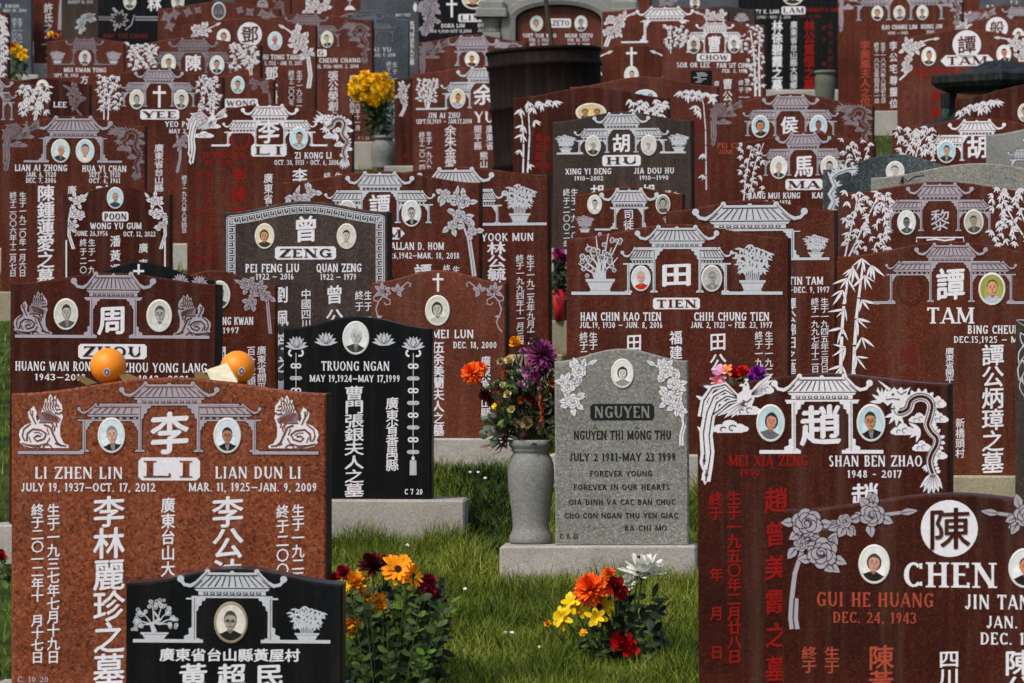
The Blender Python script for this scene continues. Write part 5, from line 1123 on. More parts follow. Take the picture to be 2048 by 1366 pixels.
gate(s, 944, 44, 73, 104, 132, ci=28, mat=LILAC); P(s, 944, 119, 15, 16, 'cm', bg=(222, 220, 210), skin=(206, 120, 90)); phoenix(s, 839, 82, 898, 150, ASH); dragon(s, 992, 80, 1046, 150, LILAC)
s = H(262, 1205, 1457, 22, 12, RED, 'red headstone with a broad white gate and white blossom sprays, right of the stone arch')
gate(s, 1331, 54, 15, 42, 83, ci=40, mat=WHITE, bars=[(1243, 1296), (1366, 1420)]); spray(s, [(1274, 25), (1258, 30), (1240, 40), (1222, 60), (1210, 92)], [(1222, 38, 9), (1244, 36, 9), (1220, 60, 9), (1236, 60, 8)], WHITE, 13, 96, 4, 16); spray(s, [(1390, 24), (1406, 30), (1424, 36), (1442, 46)], [(1418, 34, 9), (1440, 36, 9)], WHITE, 13, 97, 3, 12)
a = s.art('blank_oval'); a.ring(1340, 62, 20, 24, 2.5, REDP); a.done()
s = H(258, 645, 818, 39, 20, SLATE, 'slate grey headstone with faded white dates, right of the yellow flowers')
T(s, 'XI YU', 764, 99, 9, 36, PALE); T(s, 'AUG. 9, 2014', 768, 110, 7, 46, PALE); K(s, 778, 122, 250, 10, '終于二〇一四年八月九日', PALE); K(s, 790, 122, 250, 10, '生于一九一八年七月', PALE); gate(s, 730, 34, 26, 48, 84, ro=62, mat=plain('slate_carving', srgb(98, 104, 110), .7, .2, .1))
a = s.art('scroll_carving'); a.line([(680, 34), (700, 27), (720, 34), (742, 28), (752, 34)], 3, ASH); a.done()
s = H(255, 316, 560, 17, 3, RED, 'red headstone edged with dim grey flowers, a couple in the oval at its peak')
portrait(s, 438, 22, 14, 18, bg=(70, 96, 104), cloth=(30, 34, 44), hair=(20, 20, 22), skin=(176, 110, 96), land=True)
for x, y, r_ in ((334, 34, 9), (350, 28, 8), (340, 52, 8), (376, 24, 7), (396, 20, 6), (480, 20, 6), (500, 24, 7), (526, 28, 8), (542, 34, 9)):
    a = s.art('flower_carving'); rose(a, x, y, r_, ASH, s.mat, x); [a.leaf(x, y, k * 90 + x, r_ * 1.6, r_ * .7, ASH) for k in range(4)]; a.done()
s = H(255, 1872, 2112, 55, 35, RED, 'red headstone with a small white roundel, behind the pointed name plate stone')
CIRC(s, '般', 1994, 56, 22, 30); P(s, 2037, 72, 12, 15, 'cm', bg=(226, 224, 220)); spray(s, [(1945, 48), (1930, 52), (1912, 58), (1890, 68)], [(1925, 55, 5)], WHITE, 12, 98, 2, 12, tail=False)
s = H(250, 1380, 1510, 20, 12, TAUPE, 'dark headstone corner with a single grey lotus behind the white gate stones'); lotus(s, 1483, 33, 32, LILAC)

# ================= last rows in view
s = H(243, 1676, 1926, -15, -33, RED3, 'tall brownish red headstone with three portraits under one grey gate', top=222)
gate(s, 1801, 60, -25, -4, 40, ro=92, ci=22); [P(s, x, 26, 12, 15, k, **q) for x, k, q in ((1756, 'cf', dict(bg=(214, 212, 204), cloth=(34, 30, 30))), (1800, 'gm', dict(bg=(200, 196, 188))), (1846, 'cs', dict(bg=(206, 212, 210), cloth=(60, 70, 90))))]
phoenix(s, 1679, -30, 1722, 62, LILAC); dragon(s, 1876, -20, 1924, 46, LILAC); T(s, 'HO FONG WU', 1730, 55, 9, 58, DIM); T(s, 'KAI CHANG LIM', 1800, 54, 9, 70); T(s, 'HONG JIN', 1864, 54, 9, 42); T(s, '1930 — 1985', 1797, 66, 6, 40); T(s, '1935', 1862, 65, 6, 16)
K(s, 1694, 88, 210, 9, '終于 年 月 日', DIM); K(s, 1706, 88, 210, 10, '生于一九三五年', DIM); K(s, 1731, 80, 212, 21, '李黃鳳夫人之位', FADE, .02); K(s, 1754, 84, 206, 10, '終于一八六五年四月卅一日'); K(s, 1767, 84, 206, 10, '生于一八六六年八月初七日'); K(s, 1788, 80, 218, 17, '李公宅尊靈位'); K(s, 1860, 80, 218, 17, '李公康錦之墓')
s = H(240, 1031, 1202, 42, 11, RED, 'red headstone set inside a pale stone arch with side pillars', arch=True, t=.14)
SZ = s
P(s, 1072, 47, 13, 16, 'cf', bg=(180, 196, 196), cloth=(206, 190, 176)); P(s, 1161, 47, 13, 16, 'cs', bg=(190, 206, 210), cloth=(50, 56, 66)); BN(s, 'SZETO', 1117, 46, 48, 18, serif=False, th=.6)
T(s, 'SUET YUK WOO', 1078, 71, 8, 67); T(s, 'NGAR SZETO', 1157, 71, 8, 55); T(s, 'FEB. 2, 1932', 1077, 80, 6, 38); T(s, 'DEC. 2, 2007', 1077, 89, 6, 36); T(s, 'FEB. 10, 1929', 1156, 80, 6, 43); T(s, 'MAR. 4, 2000', 1157, 89, 6, 43)
# its arched surround
m = MB(); zb = (s.yg - s.ybase) / s.S; hw = 85.5 / s.S; zs = (s.yg - 42) / s.S; dz = 31 / s.S
rings = []
for (k, y) in ((0.0, .02), (0.0, -.06), (.045, -.075), (.055, -.05), (.11, -.05), (.12, -.03), (.12, .2)):
    rings.append([(-(hw + .004 + k), y, zb)] + [(u * (hw + .004 + k), y, zs + .006 + (dz + k * .75) * math.sqrt(max(0, 1 - u * u))) for u in [-math.cos(PI * i / 20) for i in range(21)]] + [(hw + .004 + k, y, zb)])
m.grid(rings, SILVER); m.build('arch_surround', s.root, smooth=False)
for sg in (-1, 1):
    m = MB(); x = sg * (hw + .20)
    m.box(x - .075, x + .075, -.09, .16, zb, zs - .10, SILVER, .006); m.build('pillar', s.root)
    m = MB(); z0 = zs - .10
    m.lathe([(.07, 0), (.085, .01), (.085, .03), (.065, .05), (.08, .09), (.1, .12), (.1, .13)], SILVER, 16, (x, .035, z0))
    m.box(x - .13, x + .13, -.12, .2, z0 + .13, z0 + .20, SILVER, .01); m.box(x - .11, x + .11, -.10, .18, z0 + .20, z0 + .27, SILVER, .02); m.build('pillar_capital', s.root)
m = MB(); top = (s.yg + 8) / s.S
rows = []
for y in (-.02, .2):
    rows.append([(-(hw + .12), y, zb + .0)] + [(u * (hw + .30), y, zs + .10 + (dz + .06) * math.sqrt(max(0, 1 - u * u))) for u in [-math.cos(PI * i / 20) for i in range(21)]] + [(hw + .12, y, zb + .0)])
m.grid([[(p[0], .16, p[2]) for p in rows[0]], [(p[0], .28, p[2]) for p in rows[0]]], SILVER); m.face([(p[0], .16, p[2]) for p in rows[0]], SILVER); m.face([(p[0], .28, p[2]) for p in reversed(rows[0])], SILVER)
m.build('arch_backing', s.root)
s = H(238, 838, 1052, -30, -45, BLACK, 'black headstone with two white crosses and a pale grey iris carving')
cross(s, 905, 15, 22, 39); cross(s, 993, 12, 22, 39); P(s, 949, -2, 24, 21, 'cf', bg=(206, 190, 160), skin=(206, 150, 120)); BN(s, 'LIM', 945, 36, 54, 16, serif=False); T(s, 'DORA LIM', 907, 51, 8, 47); T(s, 'HOWARD LIM', 986, 51, 8, 58); T(s, 'NOV 9,1930-OCT 31,2004', 902, 62, 6, 84); T(s, 'JUNE 1,1928-', 982, 61, 6, 50)
spray(s, [(868, -20), (864, 0), (856, 30), (848, 70)], [(858, 0, 10), (870, 12, 10), (852, 24, 9), (866, 38, 8), (854, 50, 8)], LILAC, 17, 99, 4, 30)
s = H(236, 720, 838, -10, -22, SLATE, 'narrow grey headstone with one column of white characters, beside the two crosses stone')
K(s, 823, 42, 130, 11, '馬門林徐夫人之墓'); a = s.art('flame_carving'); a.leaf(830, 24, -90, 20, 9, WHITE); a.done(); T(s, 'MAY YUET', 806, 30, 6, 30, PALE)
s = H(235, 585, 815, -18, -34, RED, 'red headstone at the top with two white lily bunches and a hanging lamp')
spray(s, [(668, -8), (654, 2), (640, 10), (618, 20)], [(632, 8, 9), (648, 14, 9), (620, 18, 9)], WHITE, 15, 101, 2, 22, tail=False); spray(s, [(735, -8), (748, 2), (764, 10), (786, 20)], [(772, 8, 9), (758, 14, 9), (782, 18, 9)], WHITE, 15, 102, 2, 22, tail=False)
a = s.art('lamp_carving'); a.line([(701, -12), (701, 12)], 3, LILAC); a.p([(690, 20), (696, 12), (706, 12), (713, 20)], WHITE); a.ell(701, -2, 6, 5, LILAC, 10); a.done()
s = H(225, 1475, 1696, -40, -55, BLACK, 'black headstone with one white and one red column of large characters', top=180)
P(s, 1585, -8, 22, 19, 'cf', bg=(196, 206, 190), skin=(206, 150, 120)); BN(s, 'LAM', 1586, 21, 48, 16, serif=False); T(s, 'KITTY K. LAM', 1526, 23, 8, 62); T(s, 'DEC 20,1942 - NOV. 2, 2018', 1536, 34, 6, 88, PALE); T(s, 'FRANCIS D. LAM', 1645, 20, 8, 66, REDP); T(s, 'NOV. 10, 1940', 1620, 33, 6, 42, DIM)
K(s, 1554, 40, 182, 21, '林徐碧霞之墓', bold=.03); K(s, 1587, 42, 178, 14, '廣東省台山縣大嶺鄉'); K(s, 1618, 40, 182, 21, '林公篤恒之墓', REDP, .03); K(s, 1648, 44, 140, 10, '終于 年', DIM); K(s, 1660, 44, 160, 10, '生于一九四〇年', DIM)
s = H(238, 195, 421, -18, -34, BLACK, 'black headstone with a grey outlined lily band and faint red lettering, upper left')
P(s, 259, 3, 13, 17, 'gm'); P(s, 355, 3, 13, 17, 'gm'); BIG(s, '林', 308, 8, 27, 27)
a = s.art('flower_carving')
for x0, x1 in ((196, 228), (270, 318)): a.line([(x0, 37), (x1, 37)], 8, LILAC if x0 > 200 else ASH); a.line([(x0, 37), (x1, 37)], 4, SLATE, up=.0012)
for k in range(9): a.leaf(238, 38, k * 40 + 10, 20, 9, LILAC); a.leaf(238, 38, k * 40 + 10, 16, 6, INK, up=.0012)
a.line([(225, 16), (234, 26)], 5, LILAC); a.line([(250, 60), (262, 50), (268, 30)], 2, LILAC); a.line([(228, 62), (234, 48)], 3, LILAC); a.done()
T(s, 'AMY YIN CHING', 250, 72, 9, 90, DIM)
s = H(236, 122, 200, -18, -30, TAUPE, 'dark taupe headstone with a pale corner of flowers, left of the black lily stone')
T(s, 'AUGUST 10, 1935', 160, 4, 6, 50, PALE); spray(s, [(190, 28), (178, 32), (164, 40), (158, 68)], [(168, 36, 8), (180, 32, 6), (162, 50, 6)], PALE, 11, 103, 3, 14)
s = H(214, -100, 63, -20, -34, SLATE, 'slate blue headstone at the upper left edge with faint white writing, behind a yellow bouquet', top=150)
T(s, 'T. KWAN', 18, 12, 7, 40, PALE); T(s, 'MAY 10, 2006', 30, 21, 6, 46, PALE); K(s, 29, 36, 86, 10, '終于二〇〇六', PALE); K(s, 40, 36, 86, 10, '生于一九二', PALE)
s = H(212, 67, 205, -40, -52, RED, 'red headstone with three large white characters, beside the slate blue stone', top=128)
K(s, 97, 6, 66, 18, '許氏之'); a = s.art('branch_carving'); a.line([(126, -20), (122, 20), (120, 60)], 9, LILAC); a.line([(132, -20), (128, 30)], 4, LILAC); a.done()
s = H(228, 470, 582, -24, -34, RED3, 'small brownish headstone at the top edge with a dim round portrait')
P(s, 525, 12, 12, 14, 'gm', bg=(150, 140, 140), rim=ASH); spray(s, [(545, 0), (556, 8), (564, 16), (566, 30)], [(556, 12, 6)], ASH, 10, 104, 2, 10)
s = H(222, 1925, 2110, 20, 10, RED, 'red headstone in the upper right corner with a pale phoenix carving')
phoenix(s, 1936, 22, 1990, 70, LILAC); spray(s, [(1946, 24), (1936, 30), (1930, 44)], [(1934, 30, 5)], WHITE, 9, 105, 2, 8); gate(s, 2040, 34, 14, 32, 70, mat=LILAC)
s = H(208, 1958, 2120, -30, -44, SLATE, 'slate headstone at the very top right with two white letters'); T(s, 'B 5', 1980, 12, 6, 14); T(s, 'F 2', 2028, 4, 6, 14)
s = H(205, 1855, 1966, -30, -40, RED3, 'brownish headstone at the top right, between the three portrait stone and the slate stone')
for (x0, x1, S_, mt, lb) in ((-60, 110, 190, RED2, 'farthest dark red headstone above the slate blue stone'), (330, 470, 192, SLATE, 'farthest slate headstone above the couple oval stone'), (1060, 1210, 188, RED, 'farthest red headstone seen over the stone arch'),
                             (1215, 1300, 196, RED3, 'farthest brownish headstone seen over the broad white gate stone'), (1300, 1480, 186, SLATE, 'farthest grey headstone seen over the bamboo and roundel stones'), (1690, 1850, 184, RED2, 'farthest dark red headstone behind the three portrait stone')):
    s = H(S_, x0, x1, -20, -32, mt, lb)
    spray(s, [((x0 + x1) / 2 - 30, -10), (x0 + 30, 0), (x0 + 20, 20)], [(x0 + 26, 4, 7), (x0 + 44, 2, 6)], LILAC, 10, int(x0), 2, 10)
    P(s, (x0 + x1) / 2, 6, 10, 12, 'cf')

# ---------------------------------------------------------------- vases, fruit, drum, lantern
def lathe_part(name, prof, mat, parent, n=32, label=None):
    m = MB(); m.lathe(prof, mat, n); return m.build(name, parent, smooth=True, label=label)
def vase(px, ytop, ybot, S, prof, mat, label, dy=0.0):
    z0 = CAMZ + (683 - ybot) / S
    e = empty('grave_vase', ((px - 1024) / S, FPX / S + dy, z0), 0, label, 'vase')
    k = (ybot - ytop) / S
    body = [(r, z) for r, z in prof if z <= .86]; rim = [(r, z) for r, z in prof if z >= .86]
    lathe_part('vase_body', [(0, 0)] + [(r * k, z * k) for r, z in body], mat, e)
    r0 = rim[-1][0]
    lathe_part('vase_rim', [(r * k, z * k) for r, z in rim] + [(r0 * .7 * k, k * .995), (r0 * .6 * k, k * .9), (0, k * .88)], mat, e)
    return e
VP = [(.20, 0), (.208, .02), (.208, .07), (.19, .10), (.178, .14), (.175, .18), (.186, .30), (.206, .45), (.222, .58), (.226, .68), (.218, .77), (.196, .83), (.176, .86), (.170, .875), (.188, .89), (.192, .90), (.186, .915), (.206, .93), (.214, .955), (.212, .98), (.20, 1.0)]
VASE = vase(1062, 880, 1088, 541, VP, SILVER, 'tall grey granite vase beside the plain grey headstone, holding mixed flowers', .07)
VP2 = [(.28, 0), (.30, .04), (.29, .10), (.34, .3), (.37, .5), (.37, .64), (.33, .78), (.28, .86), (.27, .87), (.33, .9), (.36, .93), (.35, .97), (.30, 1.0)]
vase(766, 271, 337, 268, VP2, SILVER, 'round grey vase under the big yellow flowers')
vase(1650, 141, 209, 232, [(.26, 0), (.27, .05), (.29, .3), (.31, .6), (.30, .78), (.27, .86), (.27, .88), (.31, .91), (.33, .94), (.32, .98), (.28, 1.0)], granite('olive_stone', srgb(74, 76, 68), srgb(96, 98, 88), srgb(120, 122, 112), rough=.6), 'empty olive grey vase in front of the black headstone')

def orange(px, py, r, label, seed):
    S = 643 * .993; st = LI1; rr = r / S
    loc = at(px, py, S); zt = CAMZ + (683 - st.bell(px)) / 643
    m, t, b = nodes('orange_peel_%d' % seed, .42, .4); b.inputs['Base Color'].default_value = srgb(246, 146, 22)
    tc = t.nodes.new('ShaderNodeTexCoord'); nz = t.nodes.new('ShaderNodeTexVoronoi'); nz.inputs['Scale'].default_value = 260
    n2 = t.nodes.new('ShaderNodeTexNoise'); n2.inputs['Scale'].default_value = 22
    rp = t.nodes.new('ShaderNodeValToRGB'); rp.color_ramp.elements[0].color = srgb(236, 126, 10); rp.color_ramp.elements[1].color = srgb(250, 158, 34)
    bp = t.nodes.new('ShaderNodeBump'); bp.inputs['Strength'].default_value = .25; bp.inputs['Distance'].default_value = .002
    for x in (nz, n2): t.links.new(tc.outputs['Object'], x.inputs['Vector'])
    t.links.new(n2.outputs['Fac'], rp.inputs['Fac']); t.links.new(rp.outputs['Color'], b.inputs['Base Color'])
    t.links.new(nz.outputs['Distance'], bp.inputs['Height']); t.links.new(bp.outputs[0], b.inputs['Normal'])
    e = empty('orange', (loc.x, loc.y + .08, zt - .004), 0, label, 'orange', 'oranges left on the headstone')
    q = MB(); n = 20
    q.lathe([(rr * math.sin(PI * i / n) * (1.02 if 4 < i < 16 else 1), rr * (1 - math.cos(PI * i / n)) - (.003 if i == n else 0)) for i in range(n + 1)], m, 32)
    q.build('peel', e, smooth=True)
    q = MB(); c = [Vector((0.015 * (1 if seed > 1 else 0.1), -1, -.38)).normalized() if seed == 1 else Vector((.30, -1, -.22)).normalized()][0]; u = c.cross(Vector((0, 0, 1))).normalized(); v = u.cross(c)
    for k, (ra, mt) in enumerate(((.24, WHITE), (.17, tint(96, 106, 128)), (.08, WHITE))):
        q.face([Vector((0, 0, rr)) + (c + (u * math.cos(2 * PI * i / 16) * .8 + v * math.sin(2 * PI * i / 16) * 1.1) * ra).normalized() * (rr * 1.035 + k * .0004) for i in range(16)], mt)
    q.build('fruit_sticker', e)
orange(212, 728, 36, 'large orange with a round sticker, resting above the left portrait of the orange granite stone', 1)
orange(472, 732, 34, 'large orange leaning on a folded white paper, its sticker turned to the right', 2)
def scrap(name, pts, mat, label, cat, group=None, th=.0015):
    c = sum((Vector(p) for p in pts), Vector()) / len(pts); m = MB()
    q = [Vector(p) - c for p in pts]; off = Vector((0, th, th))
    m.face(q, mat); m.face([p + off for p in reversed(q)], mat)
    for i in range(len(q)): j = (i + 1) % len(q); m.face([q[i], q[i] + off, q[j] + off, q[j]], mat)
    o = m.build(name, loc=c); return tag(o, label, cat, group)
def lip(px, py, dy): v = at(px, py, 643); v.y += dy; return v
scrap('folded_paper', [lip(411, 741, .02), lip(452, 727, .05), lip(474, 760, .04), lip(474, 765, .02), lip(420, 759, .015)], tint(226, 218, 186, .8), 'folded cream paper propped against the second orange', 'paper')
TAN = tint(112, 86, 48, .8)
scrap('dried_leaf', [lip(146, 755, .04), lip(160, 752, .06), lip(190, 766, .06), lip(172, 771, .03)], TAN, 'dry brown leaf poking out under the first orange', 'leaf', 'dry leaves on the headstone')
scrap('dried_leaf', [lip(236, 752, .05), lip(252, 748, .07), lip(278, 758, .05), lip(244, 763, .03)], TAN, 'dry brown leaf lying between the two oranges', 'leaf', 'dry leaves on the headstone')
scrap('dried_leaf', [lip(386, 744, .06), lip(400, 745, .07), lip(424, 758, .05), lip(388, 758, .03)], TAN, 'dry brown leaf tucked beside the cream paper', 'leaf', 'dry leaves on the headstone')

# burn barrel with a leaning stick
RUST = granite('sooty_rust', srgb(15, 9, 8), srgb(22, 13, 11), srgb(36, 21, 17), grain=60, rough=.8, spec=.12, cloud=.4, dust=.035)
S = 300; c = at(1103, 445, S)
BAR = empty('burn_barrel', c, 0, 'large sooty rust brown burn barrel standing among the headstones', 'barrel'); BAR.rotation_euler = (R(-1.0), R(-2.6), 0)
zt = (445 - 99) / S; r = .375
def rib(z, d): return [(r + 0, z - .02), (r + d, z - .008), (r + d, z + .008), (r, z + .02)]
prof = [(r - .03, 0), (r - .012, .02)] + [(r - .010 + p - r, z) for p, z in rib(zt * .33, .012)] + [(r - .004 + p - r, z) for p, z in rib(zt * .66, .012)] + [(r, zt - .13), (r + .012, zt - .12), (r + .012, zt - .10), (r, zt - .09), (r + .002, zt - .03)]
lathe_part('barrel_body', [(0, 0)] + prof, RUST, BAR, 48)
lathe_part('barrel_rim', [(r + .002, zt - .03), (r + .014, zt - .022), (r + .016, zt - .008), (r + .004, zt), (r - .012, zt - .002), (r - .014, zt - .03), (r - .014, zt - .5), (0, zt - .5)], RUST, BAR, 48)
m = MB(); m.tube([(.02, .05, zt - .48), (.0, .0, zt + .05), (-.035, -.03, zt + .3), (-.07, -.06, zt + .62)], .017, .013, tint(62, 58, 44, .8), 10)
tag(m.build('stick', loc=c, smooth=True), 'dark olive stick leaning out of the rusty barrel', 'stick')
# black stone lantern at the right edge
S = 308; c = at(2000, 683, S); gz = ground(c.y); Z = lambda py: CAMZ + (683 - py) / S - gz
LAN = empty('stone_lantern', (c.x, c.y, gz), R(40), 'black stone lantern with a broad square roof at the right edge', 'lantern')
def sq(h, z): return [(-h, -h, z), (h, -h, z), (h, h, z), (-h, h, z)]
LB = granite('lantern_black', srgb(16, 18, 18), srgb(26, 29, 30), srgb(52, 58, 58), grain=120, rough=.45)
LG = granite('lantern_green', srgb(20, 40, 34), srgb(34, 62, 52), srgb(84, 104, 96), grain=60, rough=.4)
m = MB(); rows = [sq(.10, Z(190)), sq(.235, Z(186)), sq(.29, Z(176)), sq(.315, Z(166)), sq(.315, Z(153)), sq(.305, Z(150)), sq(.19, Z(147))]
m.grid(rows, LB, True); m.face(rows[0][::-1], LB); m.build('lantern_roof', LAN)
m = MB(); rows = [sq(.19, Z(147)), sq(.14, Z(139)), sq(.09, Z(128)), sq(.06, Z(122))]; m.grid(rows, LB, True); m.face(rows[-1], LB); m.build('roof_cap', LAN)
for sx in (-1, 1):
    for sy in (-1, 1):
        m = MB(); x, y = sx * .235, sy * .235
        m.box(x - .04, x + .04, y - .04, y + .04, Z(214), Z(186), LB, .006); m.box(x - .032, x + .032, y - .032, y + .032, Z(262), Z(214), LG); m.build('lantern_post', LAN)
m = MB(); rows = [sq(.40, Z(300)), sq(.40, Z(262)), sq(.36, Z(252)), sq(.22, Z(226)), sq(.2, Z(222))]; m.grid(rows, LB, True); m.face(rows[-1], LB); m.build('lantern_pedestal', LAN)
m = MB(); m.box(-.26, .26, -.26, .26, -.2, Z(300), LB); m.build('lantern_base', LAN)
# small dark plaque on a post
S = 300; c = at(1403, 683, S); gz = ground(c.y)
PQ = empty('memorial_plaque', (c.x, c.y, gz), -R(5), 'small black plaque with white scribbles on a thin post, left of tall bamboo', 'plaque')
zz = lambda py: CAMZ + (683 - py) / S - gz
m = MB(); m.box(-.07, .07, -.02, .05, zz(172), zz(141), BLACK, .008); m.build('plaque_plate', PQ)
m = MB(); m.box(-.02, .02, 0, .03, -.1, zz(172), BLACK); m.build('plaque_post', PQ)
m = MB(); rr = random.Random(5)
for k in range(7):
    z = zz(147 + k * 3); x = rr.uniform(-.055, -.02); m.box(x, x + rr.uniform(.03, .07), -.0225, -.0215, z, z + .004, PALE)
m.build('plaque_writing', PQ)

# ---------------------------------------------------------------- flowers
def petal(m, c, d, t, n, L, w, curl, mat, cup=0.0):
    rows = []
    for s_, ww in ((0, .35), (.35, .85), (.7, 1.0), (.92, .7), (1.0, .3)):
        p = c + d * (L * s_) + n * (curl * L * s_ * s_)
        rows.append([p - t * (w / 2 * ww) + n * cup * w * ww, p, p + t * (w / 2 * ww) + n * cup * w * ww])
    m.grid(rows, mat)
def frame(ax):
    ax = Vector(ax).normalized(); u = ax.orthogonal().normalized(); return ax, u, ax.cross(u)
def bloom(parent, name, pos, ax, r, mats, kind='mum', seed=0, label=None):
    """one blossom: rings of curved petals round an axis"""
    rr = random.Random(seed * 13 + int(r * 9000)); m = MB(); n, u, v = frame(ax); c0 = Vector((0, 0, 0)); core = None
    if kind == 'mum': rings = [(14, 92, 1, .30, .25, 0), (14, 72, .95, .30, .3, .1), (12, 52, .85, .30, .35, .2), (10, 32, .75, .28, .4, .25), (7, 14, .62, .26, .4, .3)]
    elif kind == 'pom': rings = [(20, 105, .95, .24, -.2, .0), (22, 88, 1, .24, -.2, .10), (20, 70, 1, .24, -.15, .18), (18, 54, 1, .24, -.1, .24), (15, 38, 1, .24, -.1, .28), (11, 22, 1, .24, 0, .3), (6, 8, 1, .24, 0, .3)]
    elif kind == 'daisy': rings = [(13, 84, 1, .26, -.15, 0), (12, 70, .95, .24, -.1, .04)]; core = .30
    elif kind == 'sun': rings = [(13, 80, 1, .30, -.12, 0), (11, 64, .95, .28, -.05, .05)]; core = .40
    elif kind == 'lily': rings = [(6, 66, 1, .52, -.45, 0), (5, 44, .85, .46, -.2, .05)]
    elif kind == 'rose': rings = [(6, 86, 1, .75, .35, 0), (6, 62, .95, .75, .4, .05), (5, 42, .9, .7, .45, .1), (4, 22, .85, .6, .5, .12), (3, 8, .8, .4, .4, .15)]
    else: rings = [(9, 120, 1, .28, .6, 0), (9, 100, .9, .26, .5, 0)]; core = .3   # drooping
    for k, (cnt, tilt, Lk, wk, curl, lift) in enumerate(rings):
        for i in range(cnt):
            ph = 2 * PI * (i + .5 * (k % 2)) / cnt + rr.uniform(-.12, .12); th = R(tilt + rr.uniform(-9, 9))
            d = n * math.cos(th) + (u * math.cos(ph) + v * math.sin(ph)) * math.sin(th); t = -u * math.sin(ph) + v * math.cos(ph)
            nn = d.cross(t); nn = nn if nn.dot(n) > 0 else -nn
            petal(m, c0 + n * lift * r * .6, d, t, nn, r * Lk * rr.uniform(.85, 1.1), r * wk * rr.uniform(.85, 1.15), curl * rr.uniform(.6, 1.3), mats[(i + k) % len(mats)] if len(mats) > 1 and kind not in ('sun', 'daisy', 'droop') else mats[0], .12)
    if core:
        mt = mats[1] if len(mats) > 1 else mats[0]
        rows = [[n * (r * core * .5 * math.sin(b)) + (u * math.cos(2 * PI * i / 12) + v * math.sin(2 * PI * i / 12)) * (r * core * math.cos(b)) for i in range(12)] for b in (-.2, .3, .8, 1.3)]
        m.grid(rows, mt, True); m.face([p for p in rows[-1]], mt)
    if not core:
        q = [[n * (-r * .25 + r * .35 * s_) + (u * math.cos(2 * PI * i / 8) + v * math.sin(2 * PI * i / 8)) * (r * (.05 + .28 * s_)) for i in range(8)] for s_ in (0, .5, 1)]
        m.grid(q, LEAF, True)
    o = m.build(name, parent, loc=pos, smooth=True)
    if label: o['label'] = label
    return o
def leafmat(name, c, c2):
    m, t, b = nodes(name, .6, .25); g = t.nodes.new('ShaderNodeNewGeometry'); r_ = t.nodes.new('ShaderNodeValToRGB')
    r_.color_ramp.elements[0].color = c; r_.color_ramp.elements[1].color = c2
    t.links.new(g.outputs['Random Per Island'], r_.inputs['Fac']); t.links.new(r_.outputs['Color'], b.inputs['Base Color']); return m
LEAF = leafmat('leaf_green', srgb(38, 52, 26), srgb(84, 104, 50)); LEAFD = leafmat('leaf_dark', srgb(22, 32, 20), srgb(48, 64, 36)); EUC = leafmat('leaf_grey', srgb(82, 92, 80), srgb(136, 146, 128)); LEAFB = leafmat('leaf_bright', srgb(58, 88, 24), srgb(106, 140, 52)); DRY = leafmat('leaf_dry', srgb(60, 46, 34), srgb(126, 104, 74))
MARL = leafmat('leaf_maroon', srgb(34, 18, 18), srgb(70, 40, 34))
DARKST = leafmat('stem_dark', srgb(24, 22, 18), srgb(52, 48, 32))
STEM = plain('stem_green', srgb(64, 84, 40), .6, .2, .2)
def leaf3(m, p, d, L, w, mat, rr, droop=.2):
    d = Vector(d).normalized(); t = d.cross(Vector((rr.uniform(-.4, .4), rr.uniform(-1, -.2), rr.uniform(.1, 1)))).normalized(); nn = d.cross(t)
    rows = []
    for s_, ww in ((0, .2), (.3, .9), (.6, 1), (.85, .6), (1, .05)):
        q = Vector(p) + d * L * s_ + Vector((0, 0, -droop * L * s_ * s_)); rows.append([q - t * w / 2 * ww + nn * .1 * w * ww, q, q + t * w / 2 * ww + nn * .1 * w * ww])
    m.grid(rows, mat)
def colr(*cs): return [plain('petal_%d_%d_%d' % c, srgb(*c), .65, .15, .16, 120) for c in cs]
YEL = colr((252, 208, 40), (250, 194, 24)); ORA = colr((246, 84, 16), (252, 104, 24)); MAR = colr((82, 16, 20), (56, 12, 16)); PUR = colr((136, 56, 108), (108, 38, 82)); PNK = colr((206, 150, 190), (176, 106, 150)); CRM = colr((226, 206, 160), (206, 176, 110)); WHT = colr((232, 232, 224), (214, 214, 200)); REDF = colr((190, 14, 22), (150, 6, 16)); LEM = colr((240, 206, 40), (226, 186, 20)); GLD = colr((240, 170, 24), (222, 140, 14)); SUNF = colr((250, 150, 18), (48, 20, 14)); RST = colr((150, 62, 24), (170, 84, 30)); VIO = colr((150, 40, 166), (116, 24, 140)); BEI = colr((176, 156, 120), (150, 128, 92)); DRYF = colr((120, 104, 92), (94, 80, 70)); MAG = colr((170, 30, 110), (130, 16, 84)); BUR = colr((132, 12, 50), (100, 6, 36))

